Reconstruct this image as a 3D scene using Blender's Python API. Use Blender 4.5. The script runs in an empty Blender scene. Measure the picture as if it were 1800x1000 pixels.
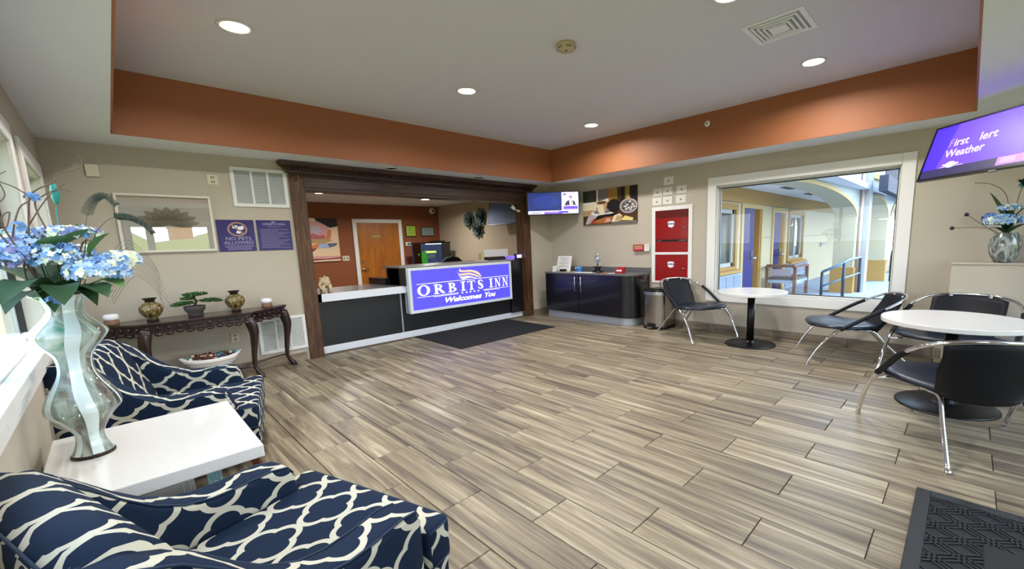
import bpy, math, random
from mathutils import Vector, Matrix
random.seed(7)
PI = math.pi
sc = bpy.context.scene
COL = sc.collection
def lin(h):
    out = []
    for i in (0, 2, 4):
        c = int(h[i:i+2], 16) / 255
        out.append(c/12.92 if c <= .04045 else ((c+.055)/1.055)**2.4)
    return (*out, 1.0)

# ---------------------------------------------------------------- camera, world, sun, exposure
cam_d = bpy.data.cameras.new('camera'); cam = bpy.data.objects.new('camera', cam_d); COL.objects.link(cam)
cam_d.sensor_width = 36; cam_d.lens = 748.2/1800*36
cam_d.shift_x = (900-974.92)/1800; cam_d.shift_y = (541.09-500)/1800
cam_d.clip_start = .02; cam_d.clip_end = 300
YAW, PIT, ROLL = .8003, -.1529, -.0325
fw = Vector((math.sin(YAW)*math.cos(PIT), math.cos(YAW)*math.cos(PIT), math.sin(PIT)))
rt = Vector((math.cos(YAW), -math.sin(YAW), 0)); up = rt.cross(fw)
r2 = rt*math.cos(ROLL)+up*math.sin(ROLL); u2 = -rt*math.sin(ROLL)+up*math.cos(ROLL)
M = Matrix((r2, u2, -fw)).transposed().to_4x4(); M.translation = (0, 0, 1.3)
cam.matrix_world = M
sc.camera = cam
sc.view_settings.view_transform = 'Standard'; sc.view_settings.look = 'None'
sc.view_settings.gamma = 1; sc.view_settings.use_curve_mapping = False
sc.view_settings.exposure = 0.32
LAMP = 25.0        # tray downlights, watts
OFFICE = 30.0
SKY = 5.4
w = bpy.data.worlds.new('sky'); sc.world = w; w.use_nodes = True
nt = w.node_tree; bg = nt.nodes['Background']
tc = nt.nodes.new('ShaderNodeTexCoord'); sp = nt.nodes.new('ShaderNodeSeparateXYZ'); cr = nt.nodes.new('ShaderNodeValToRGB')
nt.links.new(tc.outputs['Generated'], sp.inputs[0]); nt.links.new(sp.outputs['Z'], cr.inputs[0]); nt.links.new(cr.outputs[0], bg.inputs[0])
cr.color_ramp.elements[0].position = 0.0; cr.color_ramp.elements[0].color = (.95, .98, 1, 1)
cr.color_ramp.elements[1].position = .6; cr.color_ramp.elements[1].color = (.50, .70, 1, 1)
bg.inputs[1].default_value = SKY
sun_d = bpy.data.lights.new('sun', 'SUN'); sun = bpy.data.objects.new('sun', sun_d); COL.objects.link(sun)
sun_d.energy = .8; sun_d.angle = .03; sun_d.color = (1, .95, .86)
sun.rotation_euler = (math.radians(38), 0, math.radians(35)); sun.location = (8, -10, 12)

# ---------------------------------------------------------------- materials
MATS = {}
def nodes(m):
    m.use_nodes = True; n = m.node_tree; return n, n.nodes['Principled BSDF']
def mat(name, col, rough=.5, metal=0., spec=.5, noise=0., nscale=8., bump=0., bscale=60., emit=None, estr=0., coat=0., alpha=1.):
    m = bpy.data.materials.new(name); nt, b = nodes(m); MATS[name] = m
    c = lin(col) if isinstance(col, str) else col
    b.inputs['Base Color'].default_value = c; b.inputs['Roughness'].default_value = rough
    b.inputs['Metallic'].default_value = metal; b.inputs['Specular IOR Level'].default_value = spec
    b.inputs['Coat Weight'].default_value = coat; b.inputs['Alpha'].default_value = alpha
    if emit: b.inputs['Emission Color'].default_value = lin(emit); b.inputs['Emission Strength'].default_value = estr
    if noise or bump:
        t = nt.nodes.new('ShaderNodeTexCoord')
    if noise:
        n = nt.nodes.new('ShaderNodeTexNoise'); n.inputs['Scale'].default_value = nscale; n.inputs['Detail'].default_value = 4
        nt.links.new(t.outputs['Object'], n.inputs[0])
        mx = nt.nodes.new('ShaderNodeMix'); mx.data_type = 'RGBA'
        mx.inputs['A'].default_value = tuple(x*(1-noise) for x in c[:3])+(1,); mx.inputs['B'].default_value = tuple(min(1, x*(1+noise)) for x in c[:3])+(1,)
        nt.links.new(n.outputs['Fac'], mx.inputs['Factor']); nt.links.new(mx.outputs['Result'], b.inputs['Base Color'])
    if bump:
        n = nt.nodes.new('ShaderNodeTexNoise'); n.inputs['Scale'].default_value = bscale; n.inputs['Detail'].default_value = 3
        nt.links.new(t.outputs['Object'], n.inputs[0])
        bp = nt.nodes.new('ShaderNodeBump'); bp.inputs['Strength'].default_value = bump; bp.inputs['Distance'].default_value = .01
        nt.links.new(n.outputs['Fac'], bp.inputs['Height']); nt.links.new(bp.outputs[0], b.inputs['Normal'])
    return m
def ramp(nt, stops):
    r = nt.nodes.new('ShaderNodeValToRGB'); e = r.color_ramp.elements
    e[0].position, e[0].color = stops[0][0], lin(stops[0][1]); e[1].position, e[1].color = stops[-1][0], lin(stops[-1][1])
    for p, c in stops[1:-1]:
        x = e.new(p); x.color = lin(c)
    return r
def math_node(nt, op, a, b=None, c=None):
    n = nt.nodes.new('ShaderNodeMath'); n.operation = op
    for i, v in enumerate((a, b, c)):
        if v is None: continue
        if isinstance(v, (int, float)): n.inputs[i].default_value = v
        else: nt.links.new(v, n.inputs[i])
    return n.outputs[0]
def wood(name, stops, scale=(1, 1, 8), nscale=3., rough=.45, bump=.15, rand=False, coat=0., dist=1.5):
    m = bpy.data.materials.new(name); nt, b = nodes(m); MATS[name] = m
    t = nt.nodes.new('ShaderNodeTexCoord'); mp = nt.nodes.new('ShaderNodeMapping'); mp.inputs['Scale'].default_value = scale
    if rand:
        oi = nt.nodes.new('ShaderNodeObjectInfo'); cb = nt.nodes.new('ShaderNodeCombineXYZ')
        x = math_node(nt, 'MULTIPLY', oi.outputs['Random'], 57.); y = math_node(nt, 'MULTIPLY', oi.outputs['Random'], 131.)
        nt.links.new(x, cb.inputs[0]); nt.links.new(y, cb.inputs[1]); nt.links.new(x, cb.inputs[2])
        va = nt.nodes.new('ShaderNodeVectorMath'); va.operation = 'ADD'
        nt.links.new(t.outputs['Object'], va.inputs[0]); nt.links.new(cb.outputs[0], va.inputs[1]); nt.links.new(va.outputs[0], mp.inputs[0])
    else: nt.links.new(t.outputs['Object'], mp.inputs[0])
    n = nt.nodes.new('ShaderNodeTexNoise'); n.inputs['Scale'].default_value = nscale; n.inputs['Detail'].default_value = 6
    n.inputs['Roughness'].default_value = .68; n.inputs['Distortion'].default_value = dist
    nt.links.new(mp.outputs[0], n.inputs[0])
    r = ramp(nt, stops); nt.links.new(n.outputs['Fac'], r.inputs[0])
    out = r.outputs[0]
    if rand:
        hv = nt.nodes.new('ShaderNodeHueSaturation'); v = math_node(nt, 'MULTIPLY_ADD', oi.outputs['Random'], .28, .86)
        nt.links.new(v, hv.inputs['Value']); nt.links.new(out, hv.inputs['Color']); out = hv.outputs[0]
    nt.links.new(out, b.inputs['Base Color']); b.inputs['Roughness'].default_value = rough; b.inputs['Coat Weight'].default_value = coat
    if bump:
        bp = nt.nodes.new('ShaderNodeBump'); bp.inputs['Strength'].default_value = bump; bp.inputs['Distance'].default_value = .004
        nt.links.new(n.outputs['Fac'], bp.inputs['Height']); nt.links.new(bp.outputs[0], b.inputs['Normal'])
    return m
def glass(name, tint=(1, 1, 1, 1), rough=0., refl=1.0):
    m = bpy.data.materials.new(name); m.use_nodes = True; nt = m.node_tree; nt.nodes.clear(); MATS[name] = m
    o = nt.nodes.new('ShaderNodeOutputMaterial'); t = nt.nodes.new('ShaderNodeBsdfTransparent'); t.inputs[0].default_value = tint
    g = nt.nodes.new('ShaderNodeBsdfGlossy'); g.inputs['Roughness'].default_value = rough
    f = nt.nodes.new('ShaderNodeFresnel'); f.inputs[0].default_value = 1.45
    mx = nt.nodes.new('ShaderNodeMixShader')
    nt.links.new(math_node(nt, 'MULTIPLY', f.outputs[0], refl), mx.inputs[0]); nt.links.new(t.outputs[0], mx.inputs[1]); nt.links.new(g.outputs[0], mx.inputs[2]); nt.links.new(mx.outputs[0], o.inputs[0])
    return m
mat('wall_paint', 'b6ad9c', .75, bump=.08, bscale=180, noise=.02)
mat('ceiling_paint', 'd0d0d6', .9, bump=.12, bscale=120)
mat('soffit_paint', 'dcdee2', .9, bump=.10, bscale=120)
mat('orange_paint', '9a5f38', .6, bump=.06, bscale=160, noise=.02)
mat('office_orange', '864a26', .65, bump=.05)
mat('office_beige', 'b4a48c', .8)
mat('white_trim', 'e4e3df', .45)
mat('jamb_grey', 'bdbbb0', .5)
mat('white_metal', 'e2e4e2', .4)
mat('vent_shadow', '9aa09f', .8)
mat('grout', '64543f', .9)
wood('tile_wood', [(.34, '4e4337'), (.43, '6f6354'), (.50, '82765f'), (.56, '93876f'), (.62, 'a4987f'), (.70, 'c0b59d')], scale=(12, .5, 4), nscale=1.5, rough=.42, bump=.10, rand=True, dist=.55)
wood('base_tile', [(.3, '5f5346'), (.5, '7d6f5e'), (.7, '9a8d78')], scale=(.8, .8, 6), nscale=2.5, rough=.45, bump=.1, rand=True)
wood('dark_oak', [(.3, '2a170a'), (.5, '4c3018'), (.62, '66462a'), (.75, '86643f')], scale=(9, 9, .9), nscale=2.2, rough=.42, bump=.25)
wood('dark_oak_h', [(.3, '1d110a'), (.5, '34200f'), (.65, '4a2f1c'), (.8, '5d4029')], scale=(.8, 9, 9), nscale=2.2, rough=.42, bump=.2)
wood('carved_wood', [(.3, '100605'), (.5, '24100d'), (.75, '3e1d18')], scale=(3, 3, 3), nscale=3, rough=.28, bump=.1, coat=.4)
wood('door_wood', [(.3, '8a4c10'), (.5, 'a35f18'), (.75, 'b87526')], scale=(4, 4, .5), nscale=2, rough=.4, bump=.02)
wood('leg_wood', [(.3, '3a170b'), (.6, '5a2814'), (.8, '6e3520')], scale=(6, 6, 1), nscale=3, rough=.35, bump=.05)
wood('chair_wood', [(.3, '6b4a3a'), (.6, '8d6a58'), (.8, 'a4806c')], scale=(6, 6, 1), nscale=3, rough=.5, bump=.05)
mat('black_laminate', '1a1c20', .36, noise=.1, nscale=3)
mat('black_wood', '121016', .28, coat=.3)
mat('steel_counter', '8f8e8c', .3, .1, coat=.3)
mat('grey_laminate', '5f6061', .35)
mat('aluminium', 'c6ccd2', .28, 1.0)
mat('aluminium_matte', 'b9c0c6', .45, .6)
mat('pale_metal', 'dfe6ee', .5, .15)
mat('chrome', 'e4e4e6', .06, 1.0)
mat('brushed_steel', 'a9a39a', .22, 1.0)
mat('black_metal', '0c0c0e', .35, .3)
mat('black_plastic', '0a0a0c', .3)
mat('black_vinyl', '090c13', .55, spec=.3, bump=.05, bscale=300)
mat('navy_vinyl', '101a2a', .34, bump=.05, bscale=300)
mat('black_rubber', '0c0e10', .6, bump=.3, bscale=400)
mat('grey_rubber', '25292b', .5, bump=.3, bscale=300)
mat('mat_carpet', '101213', .95, bump=.6, bscale=500)
mat('white_laminate', 'dcdad6', .22, coat=.2)
mat('white_gloss', 'e8e5e0', .08, coat=.5)
mat('sign_blue', '302ca0', .4, emit='5f58f0', estr=.72)
mat('sign_white', 'f4f0ff', .4, emit='fdf8ff', estr=.7)
mat('sign_cream', 'c8a070', .4, emit='ffdcae', estr=.62)
mat('sign_gold', 'e2b78c', .4, emit='e2b78c', estr=.8)
mat('purple_sign', '2a1c66', .25)
mat('sign_print', '8f86a6', .4); mat('sign_tan', '9d7b62', .4); mat('sign_pale', 'e8e4ee', .4)
mat('cream_plastic', 'cfc9ae', .4); mat('white_plastic', 'dcdad0', .4); mat('slot_dark', '4c473a', .6)
mat('red_paint', '8e1214', .22, coat=.2); mat('red_dark', '5d0c0e', .3)
mat('red_plastic', 'a81c1c', .3); mat('blue_plastic', '2a6aa8', .35); mat('paper', 'eceae8', .7); mat('paper_tan', 'c5b283', .7)
mat('lamp_glow', 'ffffff', .4, emit='fff8f4', estr=14.)
mat('lamp_off', 'b5b5b0', .3)
mat('smoke_cream', 'b3a582', .5)
wood('brass_vase', [(.38, '2c2115'), (.5, '66532f'), (.6, 'a8985e')], scale=(1, 1, 1), nscale=42., rough=.34, bump=.3, dist=.6)
mat('brass_dark', '2b2018', .35, .5)
mat('pot_stone', '47413f', .85, bump=.4, bscale=60)
mat('bonsai_green', '3a6028', .8, noise=.4, nscale=60); mat('trunk_brown', '3b2a1c', .8)
mat('candle_white', 'e6e4e4', .5); mat('cork', '7a5a40', .7, noise=.3, nscale=40)
mat('ivory_stone', 'c8b896', .55, noise=.25, nscale=30, bump=.3, bscale=60)
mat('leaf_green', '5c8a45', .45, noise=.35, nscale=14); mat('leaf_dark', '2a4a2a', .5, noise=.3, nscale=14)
mat('petal_blue', '6d9ad4', .7, noise=.25, nscale=30); mat('petal_pale', 'a9c6e6', .7); mat('petal_cream', 'e3ebcf', .7); mat('petal_violet', '8084b8', .7)
mat('twig', '6b5548', .8); mat('feather_green', '0b2c26', .5, noise=.5, nscale=50); mat('feather_teal', '1f8f8a', .4); mat('feather_grey', '5d6560', .7)
mat('berry', '251022', .4)
mat('succulent', '4c5d4d', .6, noise=.3, nscale=12)
mat('purple_door', '1b1768', .4); mat('ext_cream', 'c2ba9c', .85, bump=.1, bscale=60); mat('ext_cream2', '9f997e', .85); mat('ext_tan', 'b08a4c', .8); mat('ext_trim', 'c8b07a', .8)
mat('ext_white', 'b4b8b4', .85); mat('ext_wall_white', 'bcc4be', .85); mat('concrete', 'a2acb8', .8, noise=.08, nscale=3); mat('asphalt', '5c687c', .9, noise=.1, nscale=20)
mat('kerb_white', '9fb0c2', .7); mat('stone_grey', '8b97a8', .8, noise=.1); mat('mortar', 'd7dfe6', .9); mat('rail_dark', '3a4450', .4, .3); mat('rail_blue', '7d98b8', .35, .4)
mat('curtain', '8e979a', .8); mat('ext_soffit', 'e6e6e2', .8); mat('balcony_dark', '2a3546', .7); mat('gutter', 'd5b8a8', .6); mat('grass_dry', 'b9ac62', .9, noise=.25, nscale=2); mat('grass_bank', 'a89f4c', .9, noise=.35, nscale=1.2); mat('far_orange', 'd28a52', .8); mat('hedge', '2f4238', .9, noise=.4, nscale=8)
glass('window_glass', (.97, .99, 1, 1), refl=.5); glass('picture_glass', refl=4.0); glass('tank_glass', (.9, 1, .95, 1))
mat('frame_mat', 'dedacf', .8); mat('lotus1', 'a39d8c', .8); mat('lotus2', '8f8977', .8); mat('lotus3', '7b7562', .8)
mat('light_wood_frame', 'd4cdbf', .5)
mat('void_black', '050506', .4)
def emis(name, col, s): return mat(name, col, .4, emit=col, estr=s)
emis('tv_blue', '1a2f7a', .9); emis('tv_navy', '152664', .9); emis('tv_white', 'dfe0ff', .95); emis('tv_violet', '7a5ce0', .9); emis('tv_purple', '4a28b8', .9); emis('tv_dark', '2a2638', .9); emis('tv_skin', 'c79aa8', .9)
emis('tv2_purple', '5431c4', .95); emis('tv2_deep', '3418c8', .95); emis('tv2_band', '1d1a42', .9); emis('tv2_text', 'cdbcf6', 1.0); emis('tv2_faint', '8068d8', 1.0); emis('tv2_pink', '9a68c8', .9)
emis('clock_glow', 'cdb8ff', 1.2); emis('tank_light', 'ffffff', 4.0); emis('tank_blue_glow', '2a3a70', .5); emis('tank_yellow_glow', 'e4e67a', .8); emis('tank_green_glow', '2f8f28', .6)  # tank backdrop, ornament and plants glow in place of light inside the tank
for n_, c_ in dict(p_black='15100f', p_brown='4a2c1a', p_amber='a8682a', p_cream='e0d2ae', p_white='e2ddd8', p_olive='8f7a22', p_grey='6e6a66', p_green='2d3524', p_red='9a3a22', p_tan='b49668', p_lilac='b9aeb6', p_pink='d49a98', p_rose='b8616a', p_dkred='7a2a32', p_orange='d07a45', p_peach='e6c7a2', p_slate='566678', p_blue='5a6f9e', p_paleblue='9fb0cc', p_lime='a6c23a', p_lead='8f9a9a', p_yellow='d8c878').items(): mat(n_, c_, .5)

def trellis(name):
    m = bpy.data.materials.new(name); nt, b = nodes(m); MATS[name] = m
    uv = nt.nodes.new('ShaderNodeUVMap'); s = nt.nodes.new('ShaderNodeSeparateXYZ'); nt.links.new(uv.outputs[0], s.inputs[0])
    u = math_node(nt, 'MULTIPLY', s.outputs[0], 1/.205); v = math_node(nt, 'MULTIPLY', s.outputs[1], 1/.168)
    def cell(x):
        f = math_node(nt, 'FRACT', math_node(nt, 'ADD', x, 50.25)); return math_node(nt, 'ABSOLUTE', math_node(nt, 'SUBTRACT', f, .5))
    a, c = cell(u), cell(v)
    def dist(x0, y0):
        dx = math_node(nt, 'SUBTRACT', a, x0); dy = math_node(nt, 'SUBTRACT', c, y0)
        return math_node(nt, 'SQRT', math_node(nt, 'ADD', math_node(nt, 'MULTIPLY', dx, dx), math_node(nt, 'MULTIPLY', dy, dy)))
    k = .205
    d = math_node(nt, 'SUBTRACT', math_node(nt, 'MINIMUM', dist(k, 0), dist(0, k)), .248)
    line = math_node(nt, 'LESS_THAN', math_node(nt, 'ABSOLUTE', math_node(nt, 'SUBTRACT', d, .012)), .048)
    mx = nt.nodes.new('ShaderNodeMix'); mx.data_type = 'RGBA'; mx.inputs['A'].default_value = lin('12233a'); mx.inputs['B'].default_value = lin('c6c3b0')
    nt.links.new(line, mx.inputs['Factor']); nt.links.new(mx.outputs['Result'], b.inputs['Base Color'])
    b.inputs['Roughness'].default_value = .8; b.inputs['Specular IOR Level'].default_value = .2
    t = nt.nodes.new('ShaderNodeTexCoord'); n = nt.nodes.new('ShaderNodeTexNoise'); n.inputs['Scale'].default_value = 500
    nt.links.new(t.outputs['Object'], n.inputs[0]); bp = nt.nodes.new('ShaderNodeBump'); bp.inputs['Strength'].default_value = .15; bp.inputs['Distance'].default_value = .002
    nt.links.new(n.outputs[0], bp.inputs['Height']); nt.links.new(bp.outputs[0], b.inputs['Normal'])
trellis('trellis_fabric')
mat('welt_navy', '1c3048', .8)

def art_glass(name, stops, scale=9., trans=.4, tint=(.82, .93, .9, 1), zs=.35):
    m = bpy.data.materials.new(name); nt, b = nodes(m); MATS[name] = m
    o = [n for n in nt.nodes if n.type == 'OUTPUT_MATERIAL'][0]
    t = nt.nodes.new('ShaderNodeTexCoord'); mp = nt.nodes.new('ShaderNodeMapping'); mp.inputs['Scale'].default_value = (1, 1, zs)
    nt.links.new(t.outputs['Object'], mp.inputs[0])
    n = nt.nodes.new('ShaderNodeTexNoise'); n.inputs['Scale'].default_value = scale; n.inputs['Detail'].default_value = 8; n.inputs['Distortion'].default_value = 2.2
    nt.links.new(mp.outputs[0], n.inputs[0]); r = ramp(nt, stops); nt.links.new(n.outputs[0], r.inputs[0]); nt.links.new(r.outputs[0], b.inputs['Base Color'])
    b.inputs['Roughness'].default_value = .05; b.inputs['Coat Weight'].default_value = 1.0
    tr = nt.nodes.new('ShaderNodeBsdfTransparent'); tr.inputs[0].default_value = tint
    mx = nt.nodes.new('ShaderNodeMixShader')
    f = math_node(nt, 'MULTIPLY', math_node(nt, 'SUBTRACT', 1., n.outputs[0]), trans*2)
    nt.links.new(f, mx.inputs[0]); nt.links.new(b.outputs[0], mx.inputs[1]); nt.links.new(tr.outputs[0], mx.inputs[2]); nt.links.new(mx.outputs[0], o.inputs[0])
art_glass('vase_glass', [(.34, '4a403c'), (.42, '8e8074'), (.49, 'a9b8ac'), (.57, 'd0d8cc'), (.66, '5fa28e')], 6., .38)
art_glass('vase_glass2', [(.3, '3d4442'), (.45, '6c726e'), (.55, 'a3a8a2'), (.75, 'c4c8c2')], 14., .12)
art_glass('teal_crackle', [(.3, '5a9aa0'), (.5, '86b8bc'), (.75, 'b8dadb')], 40., .15, zs=1.)
mat('vase_white', 'd6e6e4', .06, coat=1.0, alpha=1.)

# ---------------------------------------------------------------- mesh building
class MB:
    def __init__(s): s.v = []; s.f = []; s.m = []; s.sm = []; s.mats = []
    def mi(s, m):
        if m not in s.mats: s.mats.append(m)
        return s.mats.index(m)
    def add(s, vs, fs, m, smooth=False):
        o = len(s.v); s.v += [tuple(v) for v in vs]; k = s.mi(m)
        for f in fs: s.f.append(tuple(i+o for i in f)); s.m.append(k); s.sm.append(smooth)
        return s
    def box(s, x0, x1, y0, y1, z0, z1, m):
        vs = [(x, y, z) for x in (x0, x1) for y in (y0, y1) for z in (z0, z1)]
        return s.add(vs, [(0, 1, 3, 2), (4, 6, 7, 5), (0, 4, 5, 1), (2, 3, 7, 6), (0, 2, 6, 4), (1, 5, 7, 3)], m)
    def obox(s, c, ux, uy, uz, m):
        c, ux, uy, uz = map(Vector, (c, ux, uy, uz))
        vs = [c+ux*a+uy*b+uz*d for a in (-1, 1) for b in (-1, 1) for d in (-1, 1)]
        return s.add(vs, [(0, 1, 3, 2), (4, 6, 7, 5), (0, 4, 5, 1), (2, 3, 7, 6), (0, 2, 6, 4), (1, 5, 7, 3)], m)
    def cbox(s, x0, x1, y0, y1, z0, z1, m, c=.003):   # box with a chamfered top
        vs = [(x0, y0, z0), (x1, y0, z0), (x1, y1, z0), (x0, y1, z0), (x0, y0, z1-c), (x1, y0, z1-c), (x1, y1, z1-c), (x0, y1, z1-c), (x0+c, y0+c, z1), (x1-c, y0+c, z1), (x1-c, y1-c, z1), (x0+c, y1-c, z1)]
        fs = [(3, 2, 1, 0), (8, 9, 10, 11)]
        for i in range(4):
            j = (i+1) % 4; fs += [(i, j, j+4, i+4), (i+4, j+4, j+8, i+8)]
        return s.add(vs, fs, m)
    def tube(s, path, r, m, n=8, cap=True, closed=False, smooth=True):
        P = [Vector(p) for p in path]; N = len(P); R = r if isinstance(r, (list, tuple)) else [r]*N
        T = [(P[(i+1) % N if closed else min(i+1, N-1)]-P[(i-1) % N if closed else max(i-1, 0)]).normalized() for i in range(N)]
        a = Vector((0, 0, 1)) if abs(T[0].z) < .9 else Vector((1, 0, 0)); u = T[0].cross(a).normalized(); vs = []
        for i in range(N):
            u = (u-T[i]*u.dot(T[i])).normalized(); v = T[i].cross(u)
            for k in range(n):
                t = 2*PI*k/n; vs.append(P[i]+(u*math.cos(t)+v*math.sin(t))*R[i])
        fs = []
        for i in range(N if closed else N-1):
            j = (i+1) % N
            for k in range(n): fs.append((i*n+k, i*n+(k+1) % n, j*n+(k+1) % n, j*n+k))
        if cap and not closed: fs += [tuple(range(n))[::-1], tuple((N-1)*n+k for k in range(n))]
        return s.add(vs, fs, m, smooth)
    def cyl(s, p0, p1, r, m, n=16, r1=None): return s.tube([p0, p1], [r, r if r1 is None else r1], m, n)
    def lathe(s, prof, c, m, n=32, sx=1., sy=1., smooth=True, axis='z', cap=True):
        vs = []; fs = []; N = len(prof)
        for r, z in prof:
            for k in range(n):
                t = 2*PI*k/n; x, y = r*math.cos(t)*sx, r*math.sin(t)*sy
                p = (x, y, z) if axis == 'z' else ((z, x, y) if axis == 'x' else (x, z, y))
                vs.append((c[0]+p[0], c[1]+p[1], c[2]+p[2]))
        for i in range(N-1):
            for k in range(n): fs.append((i*n+k, i*n+(k+1) % n, (i+1)*n+(k+1) % n, (i+1)*n+k))
        if cap and prof[0][0] > 1e-6: fs.append(tuple(range(n))[::-1])
        if cap and prof[-1][0] > 1e-6: fs.append(tuple((N-1)*n+k for k in range(n)))
        return s.add(vs, fs, m, smooth)
    def prism(s, pts, h0, h1, fn, m, smooth=False):      # fn(u, v, h) -> xyz
        n = len(pts); vs = [fn(u, v, h0) for u, v in pts]+[fn(u, v, h1) for u, v in pts]
        fs = [tuple(range(n))[::-1], tuple(range(n, 2*n))]+[(i, (i+1) % n, n+(i+1) % n, n+i) for i in range(n)]
        return s.add(vs, fs, m, smooth)
    def ball(s, c, r, m, n=12, k=8, rz=None, ry=None):
        rz = rz or r; prof = [(math.sin(PI*i/k), -math.cos(PI*i/k)*rz) for i in range(k+1)]
        prof = [(max(p, 1e-5)*r, z) for p, z in prof]
        return s.lathe(prof, c, m, n, sy=(ry/r if ry else 1))
    def loft(s, secs, m, cap=True, smooth=True):          # list of equal rings
        n = len(secs[0]); vs = [p for q in secs for p in q]; fs = []
        for i in range(len(secs)-1):
            for k in range(n): fs.append((i*n+k, i*n+(k+1) % n, (i+1)*n+(k+1) % n, (i+1)*n+k))
        if cap: fs += [tuple(range(n))[::-1], tuple((len(secs)-1)*n+k for k in range(n))]
        return s.add(vs, fs, m, smooth)
    def xf(s, M_): s.v = [tuple(M_ @ Vector(v)) for v in s.v]; return s
    def build(s, name, parent=None, bevel=0, seg=2, uv=False, subsurf=0, shift=None, kind=None, weld=False):
        me = bpy.data.meshes.new(name); vs = s.v
        loc = Vector((0, 0, 0))
        if parent is None and shift is None:
            xs, ys, zs = zip(*vs); loc = Vector(((min(xs)+max(xs))/2, (min(ys)+max(ys))/2, min(zs)))
        elif shift is not None: loc = Vector(shift)
        elif parent is not None: loc = Vector(parent.get('o', (0, 0, 0)))
        me.from_pydata([Vector(v)-loc for v in vs], [], s.f)
        for n_ in s.mats: me.materials.append(MATS[n_])
        me.polygons.foreach_set('material_index', s.m); me.polygons.foreach_set('use_smooth', s.sm)
        if uv:
            me.update(); ul = me.uv_layers.new(name='UVMap')
            for p in me.polygons:
                nn = p.normal; ax = max(range(3), key=lambda i: abs(nn[i])*(1.15 if i == 2 else 1))
                for li in p.loop_indices:
                    c = me.vertices[me.loops[li].vertex_index].co
                    ul.data[li].uv = (c.x, c.y) if ax == 2 else ((c.x, c.z) if ax == 1 else (c.z, c.y))
        me.update()
        o = bpy.data.objects.new(name, me); COL.objects.link(o)
        if parent is None or shift is not None: o.location = loc if parent is None else loc-Vector(parent.get('o', (0, 0, 0)))
        if parent is not None:
            o.parent = parent; o['o'] = parent.get('o', (0, 0, 0)) if shift is None else tuple(shift)
        else: o['o'] = tuple(loc)
        if bevel:
            b = o.modifiers.new('b', 'BEVEL'); b.width = bevel; b.segments = seg; b.limit_method = 'ANGLE'; b.harden_normals = False
        if subsurf:
            b = o.modifiers.new('s', 'SUBSURF'); b.levels = subsurf; b.render_levels = subsurf
        if kind: o['kind'] = kind
        return o
def thing(name, label, cat, loc, group=None):
    o = bpy.data.objects.new(name, None); COL.objects.link(o); o.location = loc; o['o'] = tuple(loc); o.empty_display_size = .1
    return tag(o, label, cat, group)
def tag(o, label, cat, group=None):
    o['label'] = label; o['category'] = cat
    if group: o['group'] = group
    return o
def struct(o): o['kind'] = 'structure'; return o
def copy_tree(o, parent=None):
    c = o.copy(); COL.objects.link(c)
    if parent: c.parent = parent
    for ch in list(o.children): copy_tree(ch, c)
    return c
def ell(cx, cy, rx, ry, n=24, a0=0, a1=2*PI): return [(cx+rx*math.cos(a0+(a1-a0)*i/n), cy+ry*math.sin(a0+(a1-a0)*i/n)) for i in range(n if a1-a0 > 6.28 else n+1)]
def ring(mb, cx, cy, ro, ri, fn, h, m, a0=0., a1=2*PI, n=24):
    for i in range(n):
        t0 = a0+(a1-a0)*i/n; t1 = a0+(a1-a0)*(i+1)/n
        q = [(cx+ro[0]*math.cos(t0), cy+ro[1]*math.sin(t0)), (cx+ro[0]*math.cos(t1), cy+ro[1]*math.sin(t1)), (cx+ri[0]*math.cos(t1), cy+ri[1]*math.sin(t1)), (cx+ri[0]*math.cos(t0), cy+ri[1]*math.sin(t0))]
        mb.add([fn(u, v, h) for u, v in q], [(0, 1, 2, 3)], m)
def poly(mb, pts, fn, h, m): mb.add([fn(u, v, h) for u, v in pts], [tuple(range(len(pts)))], m)
def text(mb, st, x, y, size, fn, h, m, bold=0., shear=0., sx=1., align='LEFT', spacing=1., fit=None):
    cu = bpy.data.curves.new('t', 'FONT'); cu.body = st; cu.size = size; cu.offset = bold; cu.shear = shear; cu.align_x = align; cu.space_character = spacing; cu.resolution_u = 3
    ob = bpy.data.objects.new('t', cu); COL.objects.link(ob)
    bpy.context.view_layer.update()
    dg = bpy.context.evaluated_depsgraph_get(); me = bpy.data.meshes.new_from_object(ob.evaluated_get(dg))
    if fit: xs_ = [v.co.x for v in me.vertices]; sx = fit/(max(xs_)-min(xs_))
    mb.add([fn(x+v.co.x*sx, y+v.co.y, h) for v in me.vertices], [tuple(p.vertices) for p in me.polygons], m)
    bpy.data.objects.remove(ob); bpy.data.curves.remove(cu); bpy.data.meshes.remove(me)
def wallA(off=0.): return lambda u, v, h: (u, 5.631-off-h, v)        # u = x
def wallB(off=0.): return lambda u, v, h: (5.767-off-h, u, v)        # u = y (decreasing to the right in view)
def spline(pts, n=6):
    P = [Vector(p) for p in pts]; out = []
    for i in range(len(P)-1):
        p0, p1, p2, p3 = P[max(i-1, 0)], P[i], P[i+1], P[min(i+2, len(P)-1)]
        for k in range(n):
            t = k/n; out.append(.5*((2*p1)+(-p0+p2)*t+(2*p0-5*p1+4*p2-p3)*t*t+(-p0+3*p1-3*p2+p3)*t**3))
    return out+[P[-1]]
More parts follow.
